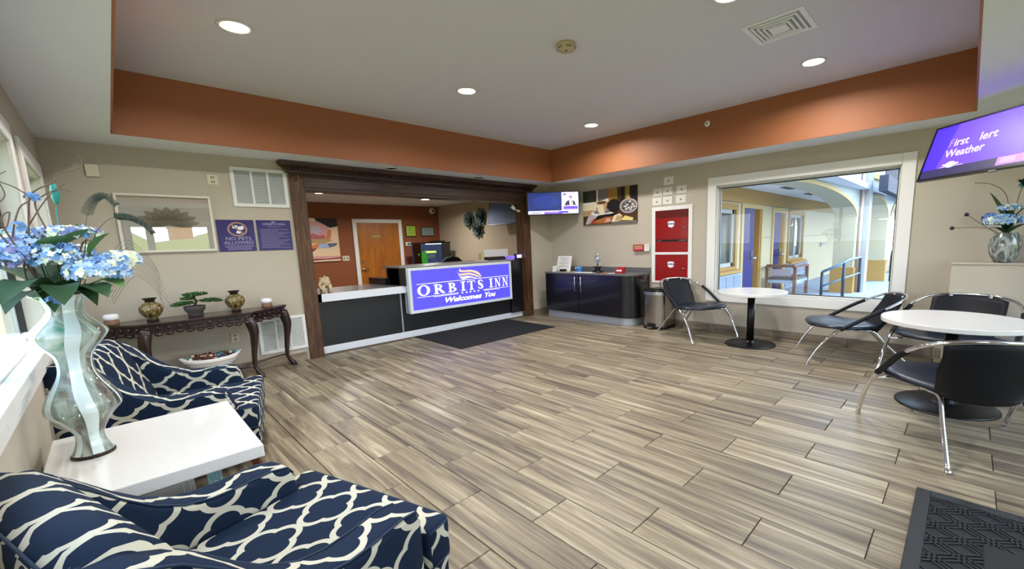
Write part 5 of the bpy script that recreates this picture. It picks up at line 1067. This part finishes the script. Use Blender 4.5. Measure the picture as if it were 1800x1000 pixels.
for lab, x0, x1, z0, z1, m in (('framed lime green certificate right of the office door', 5.11, 5.385, 1.55, 1.825, 'p_lime'), ('framed grey certificate nearest the office corner', 5.525, 5.885, 1.555, 1.785, 'p_lead')):
    c = thing('certificate', lab, 'picture', ((x0+x1)/2, YO, z0), 'certificates on the office wall')
    mb = MB(); mb.box(x0, x1, YO-.02, YO, z0, z1, 'black_plastic'); mb.build('frame', c, bevel=.002)
    mb = MB(); mb.box(x0+.016, x1-.016, YO-.022, YO-.02, z0+.016, z1-.016, m); mb.build('sheet', c)
    mb = MB()
    for k in range(6): z = z1-.05-.03*k; mb.box(x0+.05+.02*(k % 2), x1-.05-.02*(k % 3), YO-.0226, YO-.022, z-.005, z, 'p_grey')
    mb.build('print_lines', c)
th = thing('thermostat', 'small white thermostat below the lime certificate', 'thermostat', (5.15, YO, 1.33)); mb = MB(); mb.box(5.085, 5.225, YO-.025, YO, 1.33, 1.42, 'white_plastic'); mb.build('housing', th, bevel=.003); mb = MB(); mb.box(5.13, 5.20, YO-.027, YO-.025, 1.35, 1.40, 'p_slate'); mb.build('display', th)
cd = thing('dome_camera', 'white dome camera in the upper office corner', 'camera', (5.9, YO, 2.17)); mb = MB(); mb.lathe([(.075, 0), (.075, -.03), (.06, -.05), (.03, -.065), (.001, -.07)], (5.87, YO, 2.19), 'white_plastic', 24, axis='y'); mb.build('housing', cd); mb = MB(); mb.ball((5.87, YO-.06, 2.185), .028, 'black_plastic', 12, 8); mb.build('lens', cd)
# succulent wall ornament
for lab, y, z in (('dark green metal succulent ornament, upper right of three', 8.10, 1.935), ('dark green metal succulent ornament, upper left of three', 8.56, 1.885), ('dark green metal succulent ornament, lowest of three', 8.24, 1.66)):
    s = thing('succulent_ornament', lab, 'wall ornament', (6.05, y, z), 'succulent ornaments on the office side wall'); r0 = .225
    for k, (n_, rr, tilt) in enumerate(((9, 1, .25), (8, .78, .55), (6, .52, .95), (4, .3, 1.3))):
        mb = MB()
        for j in range(n_):
            a = 2*PI*(j+.5*(k % 2))/n_; d = Vector((-math.sin(tilt), math.cos(a)*math.cos(tilt), math.sin(a)*math.cos(tilt))); e_ = Vector((0, -math.sin(a), math.cos(a))); L = r0*rr; b0 = Vector((6.045-.012*k, y, z)); m_ = 'succulent' if (j+k) % 3 else 'p_slate'
            nn_ = d.cross(e_)*.012; mb.add([b0-nn_, b0+d*L*.6+e_*L*.34, b0+d*L, b0+d*L*.6-e_*L*.34, b0+d*L*.55+nn_*1.5], [(0, 1, 4), (1, 2, 4), (2, 3, 4), (3, 0, 4)], m_)
        mb.build('petal_ring', s)
# office monitor and bullet camera on the right of the opening
def scr3(mb, f):
    poly(mb, [(0, 0), (1, 0), (1, 1), (0, 1)], f, 0, 'p_blue'); poly(mb, [(0, .8), (1, .8), (1, .86), (0, .86)], f, .0004, 'p_slate'); poly(mb, [(.1, .1), (.5, .1), (.5, .7), (.1, .7)], f, .0004, 'p_blue'); poly(mb, [(.55, .2), (.9, .2), (.9, .75), (.55, .75)], f, .0004, 'p_slate')
tv('television', 'screen with pale blue picture high on the office side wall', (5.82, 7.50, 2.19), math.radians(-86), math.radians(-12), .9, .50, scr3, (6.03, 7.1, 1.95))
bc = thing('bullet_camera', 'white bullet camera fixed to the right oak post', 'camera', (4.98, 5.72, 1.88)); mb = MB(); mb.tube([(4.88, 5.70, 1.935), (4.97, 5.72, 1.895)], .028, 'white_plastic', 14); mb.build('housing', bc, bevel=.002); mb = MB(); mb.tube([(4.872, 5.698, 1.938), (4.882, 5.70, 1.934)], .020, 'black_plastic', 14); mb.build('lens', bc)
mb = MB(); mb.tube([(4.97, 5.72, 1.895), (5.02, 5.70, 1.86)], .010, 'white_plastic', 8); mb.ball((5.04, 5.69, 1.855), .022, 'white_plastic', 12, 8); mb.tube([(5.04, 5.69, 1.855), (5.085, 5.70, 1.855)], .014, 'white_plastic', 8); mb.build('mount', bc)
# aquarium
aq = thing('aquarium', 'lit aquarium with green plants on a black stand behind the desk', 'aquarium', (5.4, 9.3, 0)); ax0, ax1, ay0, ay1, az0, az1 = 5.02, 5.80, 9.12, 9.55, .86, 1.36
mb = MB(); mb.box(ax0-.02, ax1+.02, ay0-.02, ay1+.02, 0, az0, 'black_wood'); mb.build('stand', aq)
mb = MB(); 
for p in ((ax0, ax1, ay0, ay0+.006), (ax0, ax0+.006, ay0+.006, ay1), (ax1-.006, ax1, ay0+.006, ay1)): mb.box(p[0], p[1], p[2], p[3], az0, az1, 'tank_glass')
mb.build('glass_walls', aq)
mb = MB(); mb.box(ax0, ax1, ay1-.01, ay1, az0, az1, 'tank_blue_glow'); mb.build('backdrop', aq)
mb = MB(); mb.box(ax0-.012, ax1+.012, ay0-.012, ay1+.012, az1, az1+.035, 'black_plastic'); mb.box(5.4, 5.72, 9.2, 9.4, az1+.035, az1+.07, 'black_plastic'); mb.build('hood', aq, bevel=.004)
mb = MB(); mb.box(5.2, 5.6, 9.18, 9.22, az1-.012, az1-.001, 'tank_light'); mb.build('strip_light', aq)
mb = MB(); mb.box(ax0+.01, ax1-.01, ay0+.01, ay1-.015, az0+.001, az0+.04, 'p_cream'); mb.build('gravel', aq)
mb = MB(); mb.box(5.25, 5.52, ay0+.18, ay0+.22, 1.14, 1.19, 'tank_yellow_glow'); mb.box(5.28, 5.50, ay0+.2, ay0+.24, 1.02, 1.10, 'p_paleblue'); mb.box(5.30, 5.46, ay0+.2, ay0+.24, .9, 1.0, 'tank_blue_glow'); mb.build('ornament', aq)
for k in range(40):
    x = 5.05+.14*rnd.random(); y = 9.16+.2*rnd.random(); mb = mb if k else MB(); h = rnd.uniform(.2, .34); mb.tube(spline([(x, y, az0+.03), (x+rnd.uniform(-.02, .02), y, az0+h*.6), (x+rnd.uniform(-.04, .04), y, az0+h)], 3), .008, 'tank_green_glow', 4)
mb.build('water_plant', aq)
# office chair
oc = thing('office_chair', 'black office chair, only its rounded back top showing over the counter', 'chair', (4.78, 7.5, 0))
mb = MB(); prof_ = [(-.27, .55), (-.28, .8), (-.24, .98), (-.14, 1.065), (0, 1.085), (.14, 1.065), (.24, .98), (.28, .8), (.27, .55)]; mb.prism(prof_[::-1], 7.46, 7.53, lambda u, v, h: (4.79+u, h, v), 'black_vinyl'); mb.build('backrest', oc, bevel=.02, seg=3)
mb = MB(); mb.box(4.52, 5.06, 7.52, 8.0, .44, .53, 'black_vinyl'); mb.build('seat', oc, bevel=.03, seg=3); mb = MB(); mb.cyl((4.79, 7.76, .1), (4.79, 7.76, .44), .03, 'black_metal', 12); mb.build('gas_column', oc)
for k in range(5): a = 2*PI*k/5; mb = MB(); mb.tube([(4.79, 7.76, .11), (4.79+.29*math.cos(a), 7.76+.29*math.sin(a), .07)], .018, 'black_plastic', 8); mb.ball((4.79+.29*math.cos(a), 7.76+.29*math.sin(a), .03), .03, 'black_plastic', 10, 6); mb.build('leg', oc)
# things on the counter
mb = MB(); mb.box(4.46, 4.84, 5.86, 6.02, 1.035, 1.072, 'black_wood'); mb.box(4.47, 4.83, 5.87, 6.01, 1.072, 1.085, 'p_brown'); tag(mb.build('letter_tray', bevel=.003), 'dark tray with papers on the counter top', 'tray')
mb = MB(); mb.obox((4.82, 6.10, 1.125), (.27, 0, 0), (0, .01, .0), (0, .0, .085), 'paper'); tag(mb.build('white_board', bevel=.002), 'white upright board at the back of the counter', 'board')
mb = MB(); mb.box(4.38, 4.44, 5.95, 6.02, 1.035, 1.16, 'paper_tan'); tag(mb.build('pen_box', bevel=.002), 'small tan box left of the dark tray', 'box')
mb = MB(); mb.box(4.83, 4.93, 5.72, 5.82, 1.035, 1.09, 'tv_violet'); tag(mb.build('note_block', bevel=.002), 'glowing violet note block between tray and clock', 'note block')
ck = thing('digital_clock', 'black digital clock with violet display at the counter end', 'clock', (5.01, 5.72, 1.035)); mb = MB(); mb.box(4.94, 5.08, 5.69, 5.76, 1.035, 1.12, 'black_plastic'); mb.build('housing', ck, bevel=.006); mb = MB(); mb.box(4.955, 5.065, 5.687, 5.69, 1.05, 1.105, 'clock_glow'); mb.build('display', ck)
mb = MB(); mb.obox((4.30, 5.85, 1.037), (.09, .02, 0), (-.02, .05, 0), (0, 0, .002), 'paper'); tag(mb.build('leaflet'), 'white sheet lying on the raised counter top', 'paper')
# stone lion
li = thing('stone_carving', 'carved cream stone animal figure on the low desk beside the oak post', 'figurine', (1.83, 5.80, .762)); q = (1.835, 5.80, .764)
mb = MB(); O = lambda x, y, z: (q[0]+x, q[1]+y, q[2]+z)
mb.ball(O(.015, 0, .125), .055, 'ivory_stone', 14, 10, rz=.05); mb.ball(O(-.03, -.02, .15), .04, 'ivory_stone', 12, 8); mb.ball(O(.03, .01, .165), .035, 'ivory_stone', 10, 8)
mb.tube(spline([O(-.05, -.03, .15), O(-.075, -.04, .10), O(-.06, -.045, .06), O(-.04, -.045, .05)], 3), [.02, .02, .018, .017, .016, .014, .013, .012, .012, .01], 'ivory_stone', 8)
for s in (-1, 1): mb.ball(O(-.02, s*.035, .175), .02, 'ivory_stone', 8, 6)
mb.ball(O(-.055, -.03, .185), .014, 'ivory_stone', 8, 6); mb.ball(O(.0, -.02, .20), .016, 'ivory_stone', 8, 6); mb.build('body', li)
for x, y in ((-.035, -.03), (-.035, .03), (.055, -.03), (.055, .03)): mb = MB(); mb.tube([O(x*.8, y, .10), O(x, y, .04), O(x, y, .0)], [.024, .019, .023], 'ivory_stone', 10); mb.build('leg', li)

# ---------------------------------------------------------------- outside the big window
EY = 3.20
mb = MB(); mb.box(XR+.17, 30, 1.37, EY+.3, -.1, -.002, 'concrete'); struct(mb.build('walkway', shift=(0, 0, 0)))
mb = MB(); mb.box(XR+.17, 30, 1.25, 1.37, -.12, .0, 'kerb_white'); struct(mb.build('kerb', shift=(0, 0, 0)))
mb = MB(); mb.box(XR+.17, 60, -30, 1.25, -.3, -.12, 'asphalt'); struct(mb.build('car_park', shift=(0, 0, 0)))
mb = MB(); mb.box(-40, 40, -80, YF-.2, -.3, -.13, 'grass_dry'); struct(mb.build('lawn', shift=(0, 0, 0)))
mb = MB(); mb.box(-80, XL-.3, -30, 60, -.3, -.14, 'grass_dry'); struct(mb.build('lawn', shift=(0, 0, 0)))
wg = thing('motel_wing', 'cream motel wing with tan fascia, blue doors and windows outside', 'building', (11, EY, 0)); we = lambda u, v, h: (u, EY-h, v)
holes = [(7.05, 8.22, .74, 1.79), (8.62, 9.62, 0, 1.84), (10.42, 11.22, 0, 1.81), (11.62, 12.78, .70, 1.79)]
mb = MB(); xs = XR+.17
for a, b, c, d in holes:
    mb.box(xs, a, EY, EY+.25, 0, 2.6, 'ext_cream'); mb.box(a, b, EY, EY+.25, d, 2.6, 'ext_cream')
    if c: mb.box(a, b, EY, EY+.25, 0, c, 'ext_cream')
    xs = b
mb.box(xs, 26, EY, EY+.25, 0, 2.6, 'ext_cream'); mb.build('wall', wg)
mb = MB(); mb.box(XR+.17, 26, EY-.05, EY, 1.93, 2.2, 'ext_tan'); mb.build('fascia', wg)
mb = MB()
for a, b in ((8.3, 8.55), (9.75, 10.36), (11.3, 11.5), (12.9, 26)): mb.box(a, b, EY-.004, EY, 1.245, 1.265, 'ext_cream2')
mb.build('groove_line', wg)
for i_, (a, b, c, d) in enumerate(holes):
    mb = MB(); casing(mb, we, a, b, c, d, .10, .03, 'ext_tan' if c else 'ext_trim', bool(c)); mb.build('window_surround' if c else 'door_surround', wg)
    if c:
        mb = MB(); w_ = .07
        for p in ((a, b, c, c+w_), (a, b, d-w_, d), (a, a+w_, c, d), (b-w_, b, c, d), ((a+b)/2-.03, (a+b)/2+.03, c, d)): mb.box(p[0], p[1], EY+.02, EY+.06, p[2], p[3], 'ext_white')
        f_ = mb.build('window', wg); mb = MB(); mb.box(a+w_, b-w_, EY+.04, EY+.045, c+w_, d-w_, 'window_glass'); mb.build('pane', f_); mb = MB()
        n_ = 14
        for k in range(n_): mb.tube([(a+(b-a)*(k+.5)/n_, EY+.16+.02*(k % 2), c), (a+(b-a)*(k+.5)/n_, EY+.16+.02*(k % 2), d)], (b-a)/n_*.6, 'curtain', 6)
        mb.build('curtain', f_); mb = MB(); mb.box(a-.1, b+.1, EY-.12, EY-.02, c-.12, c-.06, 'ext_tan'); mb.build('sill', f_)
    else:
        mb = MB(); mb.box(a, b, EY+.20, EY+.25, 0, d, 'ext_tan'); mb.box(b-.05, b, EY, EY+.2, 0, d, 'ext_tan'); mb.build('door_recess', wg)
        mb = MB(); e_ = .0; mb.obox((a+.17, EY-.02-.0, d/2+.01), (.16, -.07, 0), (.008, .018, 0), (0, 0, d/2-.02), 'purple_door') if i_ == 1 else mb.obox((a+.16, EY+.02, d/2+.01), (.15, -.06, 0), (.008, .018, 0), (0, 0, d/2-.02), 'purple_door')
        dd = mb.build('door', wg)
        mb = MB(); mb.cyl((a+.28, EY-.10, .86), (a+.34, EY-.16, .86), .02, 'aluminium', 10); mb.box(a+.26, a+.29, EY-.10, EY-.07, .80, 1.0, 'brushed_steel'); mb.build('handle', dd)
for X0_, X1_ in ((XR+.2, 8.50), (12.98, 13.3), (11.34, 12.95)):
    n_ = max(1, int((X1_-X0_)/.36)); s_ = (X1_-X0_)/n_
    for r_ in range(2):
        for k in range(n_): mb = MB(); mb.cbox(X0_+s_*k+.01, X0_+s_*(k+1)-.01, EY-.055, EY, .02+.28*r_, .28+.28*r_, 'stone_grey', .004); mb.build('stone_block', wg)
    mb = MB(); mb.box(X0_, X1_, EY-.035, EY, 0, .56, 'mortar'); mb.build('mortar', wg); mb = MB(); mb.box(X0_, X1_, EY-.07, EY, .565, .60, 'kerb_white'); mb.build('stone_cap', wg)
mb = MB(); mb.box(14.72, 14.84, EY-.06, EY, .92, 1.04, 'p_lilac'); mb.tube([(14.78, EY-.05, 1.0), (15.0, EY-.16, 1.01)], .02, 'p_lilac', 6); mb.build('wall_lamp', wg)
mb = MB(); mb.box(XR+.17, 26, 1.6, EY, 2.2, 2.3, 'ext_soffit'); mb.build('walkway_soffit', wg)
for x, y in ((9.3, 2.55), (11.2, 2.62)):
    mb = MB(); sqring(mb, x, y, .26, .13, .03, 2.185, 2.2, 'p_grey'); 
    for k in range(5): mb.box(x-.23, x+.23, y-.09+.04*k, y-.075+.04*k, 2.188, 2.2, 'p_slate')
    mb.build('soffit_vent', wg)
# arcade
ar = thing('arcade', 'cream arcade with yellow edged arches and tan column bases', 'arcade', (12, 1.9, 0))
def ay(x): return 1.78-.065*(x-11.1)                       # outer face line
cols = [(11.10, 11.46), (14.15, 14.51), (17.3, 17.66), (20.5, 20.86)]
for a, b in cols:
    y = ay((a+b)/2); mb = MB(); mb.box(a, b, y, y+.38, .55, 1.62, 'ext_cream'); mb.build('column', ar); mb = MB(); mb.box(a-.03, b+.03, y-.03, y+.41, 0, .55, 'ext_tan'); mb.build('column_base', ar)
def arch(x0, x1, zs_, za, rx_=None):
    n_ = 20; rx = rx_ or (x1-x0)/2; cx = x1-rx; mb = MB(); P_ = []; a9 = PI if not rx_ else math.acos(max(-1, (x0-cx)/rx))
    for k in range(n_+1): a = a9-a9*k/n_; P_.append((cx+rx*math.cos(a), zs_+(za-zs_)*math.sin(a)))
    for k in range(n_):
        (xa, zA), (xb, zB) = P_[k], P_[k+1]; ya, yb = ay(xa), ay(xb)
        mb.add([(xa, ya, zA), (xb, yb, zB), (xb, yb, 3.1), (xa, ya, 3.1)], [(0, 1, 2, 3)], 'ext_wall_white'); mb.add([(xa, ya, zA), (xb, yb, zB), (xb, yb+.38, zB), (xa, ya+.38, zA)], [(0, 3, 2, 1)], 'ext_cream'); mb.add([(xa, ya+.38, zA), (xb, yb+.38, zB), (xb, yb+.38, 2.3), (xa, ya+.38, 2.3)], [(0, 3, 2, 1)], 'ext_cream')
    mb.build('arch_wall', ar); mb = MB(); w_ = .07
    Q = [(max(x0, cx+(rx+w_)*math.cos(a9-a9*k/n_)), zs_+(za+w_-zs_)*math.sin(a9-a9*k/n_)) for k in range(n_+1)]
    for k in range(n_):
        y0_, y1_ = ay(P_[k][0])-.03, ay(P_[k+1][0])-.03
        mb.add([(P_[k][0], y0_, P_[k][1]), (P_[k+1][0], y1_, P_[k+1][1]), (Q[k+1][0], y1_, Q[k+1][1]), (Q[k][0], y0_, Q[k][1])], [(0, 1, 2, 3)], 'ext_trim'); mb.add([(P_[k][0], y0_, P_[k][1]), (P_[k+1][0], y1_, P_[k+1][1]), (P_[k+1][0], y1_+.03, P_[k+1][1]), (P_[k][0], y0_+.03, P_[k][1])], [(0, 3, 2, 1)], 'ext_trim')
    mb.build('arch_trim', ar)
arch(5.99, 11.10, 1.62, 2.12, 2.95); arch(11.46, 14.15, 1.64, 2.12); arch(14.51, 17.3, 1.64, 2.12); arch(17.66, 20.5, 1.64, 2.12)
for a, b in cols:
    mb = MB(); mb.add([(a, ay(a), 1.62), (b, ay(b), 1.62), (b, ay(b), 3.1), (a, ay(a), 3.1)], [(0, 1, 2, 3)], 'ext_wall_white'); mb.build('pier_face', ar)
mb = MB(); mb.box(11.42, 11.72, ay(11.5)-.16, ay(11.5)+.02, 0, 3.1, 'ext_white'); mb.build('buttress', ar)
mb = MB(); mb.tube([(11.36, ay(11.3)-.05, 0), (11.36, ay(11.3)-.05, 3.1)], .03, 'gutter', 8); mb.build('downpipe', ar)
mb = MB(); mb.loft([[(11.46, ay(11.46)-.06, 2.50), (11.46, ay(11.46)-.0, 2.50), (11.46, ay(11.46)-.0, 2.60), (11.46, ay(11.46)-.06, 2.60)], [(20, ay(20)-.06, 2.50), (20, ay(20), 2.50), (20, ay(20), 2.60), (20, ay(20)-.06, 2.60)]], 'ext_trim', smooth=False); mb.build('string_course', ar)
# balcony beyond
bl_ = thing('balcony', 'dark upper balcony deck with railing beside the far arches', 'balcony', (14, 1.3, 2.11))
mb = MB(); mb.box(10.95, 17, 1.25, 1.40, 2.11, 2.42, 'balcony_dark'); mb.build('deck', bl_)
mb = MB(); mb.box(10.95, 17, 1.28, 1.32, 2.95, 3.0, 'rail_dark'); mb.build('top_rail', bl_)
for k in range(40): mb = MB(); x = 10.97+.15*k; mb.box(x, x+.03, 1.285, 1.315, 2.42, 2.95, 'rail_dark'); mb.build('baluster', bl_)
# steel handrail
hr = thing('handrail', 'grey steel handrail beside the arcade column outside', 'railing', (10.5, 1.9, 0)); A_, B_, C_ = Vector((10.12, 2.12, 0)), Vector((10.13, 1.75, 0)), Vector((11.30, 1.66, 0))
for p, h in ((A_, .52), (B_, .71), (C_, .76)): mb = MB(); mb.tube([p, p+Vector((0, 0, h))], .028, 'rail_dark', 8); mb.build('post', hr)
z_ = lambda p, h: p+Vector((0, 0, h))
mb = MB(); mb.tube([z_(A_, .52), z_(B_, .71), z_(B_.lerp(C_, .25), .76), z_(C_, .77)], .026, 'rail_blue', 8); mb.build('top_rail', hr)
mb = MB(); mb.tube([z_(A_, .22), z_(B_, .40), z_(C_, .43)], .018, 'rail_blue', 8); mb.build('mid_rail', hr)
h2 = thing('handrail', 'second steel handrail by the far arcade column', 'railing', (15, 1.4, 0))
for x in (14.2, 14.9, 15.9): mb = MB(); mb.tube([(x, 1.42, 0), (x, 1.42, .78)], .03, 'rail_dark', 8); mb.build('post', h2)
mb = MB(); mb.tube([(14.2, 1.42, .78), (15.9, 1.42, .80)], .028, 'rail_blue', 8); mb.build('top_rail', h2)
# wooden armchair on the walkway
wc = thing('wooden_armchair', 'brown wooden armchair with grey seat on the walkway outside the window', 'chair', (10.4, 2.9, 0))
fx = {'a': (9.6, 2.99), 'b': (10.10, 2.60), 'c': (10.62, 2.58), 'd': (10.75, 3.02)}
cx0, cx1, cy0, cy1 = 9.72, 10.62, 2.52, 3.06
for x, y in ((cx0, cy0), (cx1, cy0), (cx0, cy1), (cx1, cy1)): mb = MB(); mb.box(x-.03, x+.03, y-.03, y+.03, 0, .62, 'chair_wood'); mb.build('leg', wc)
mb = MB(); mb.box(cx0-.02, cx1+.02, cy0-.02, cy1+.02, .30, .36, 'kerb_white'); mb.build('seat_frame', wc); mb = MB(); mb.box(cx0, cx1, cy0, cy1, .36, .41, 'p_grey'); mb.build('seat_pad', wc, bevel=.01)
for y in (cy0, cy1): mb = MB(); mb.box(cx0-.08, cx1+.04, y-.035, y+.035, .62, .65, 'chair_wood'); mb.build('arm_rest', wc)
mb = MB(); mb.box(cx0-.07, cx0-.03, cy0, cy1, .63, .69, 'chair_wood'); mb.build('top_rail', wc); mb = MB(); mb.obox((cx0-.02, (cy0+cy1)/2, .52), (.010, 0, .004), (0, .20, 0), (-.02, 0, .07), 'p_lilac'); mb.build('back_panel', wc)
# far objects that the picture glass reflects
fb_ = thing('far_building', 'orange building beyond the lawn, seen only as a reflection in the picture glass', 'building', (4.8, -42, 0)); mb = MB(); mb.box(4.2, 5.6, -44, -40, -.1, 3.75, 'far_orange'); mb.build('wall', fb_); mb = MB(); mb.box(4.1, 5.7, -44.2, -39.8, 3.75, 3.85, 'p_brown'); mb.build('roof', fb_)
mb = MB(); N_ = 60; vs = []
for k in range(N_+1):
    x = -40+80*k/N_; h = 2.9+.5*math.sin(k*.9)+.3*math.sin(k*2.3)
    vs += [(x, -30, -.14), (x, -34, h*.8), (x, -38, h), (x, -60, h)]
mb.add(vs, [(k*4+j, k*4+4+j, k*4+5+j, k*4+1+j) for k in range(N_) for j in range(3)], 'grass_bank', True); o = struct(mb.build('grass_bank', shift=(0, 0, 0)))
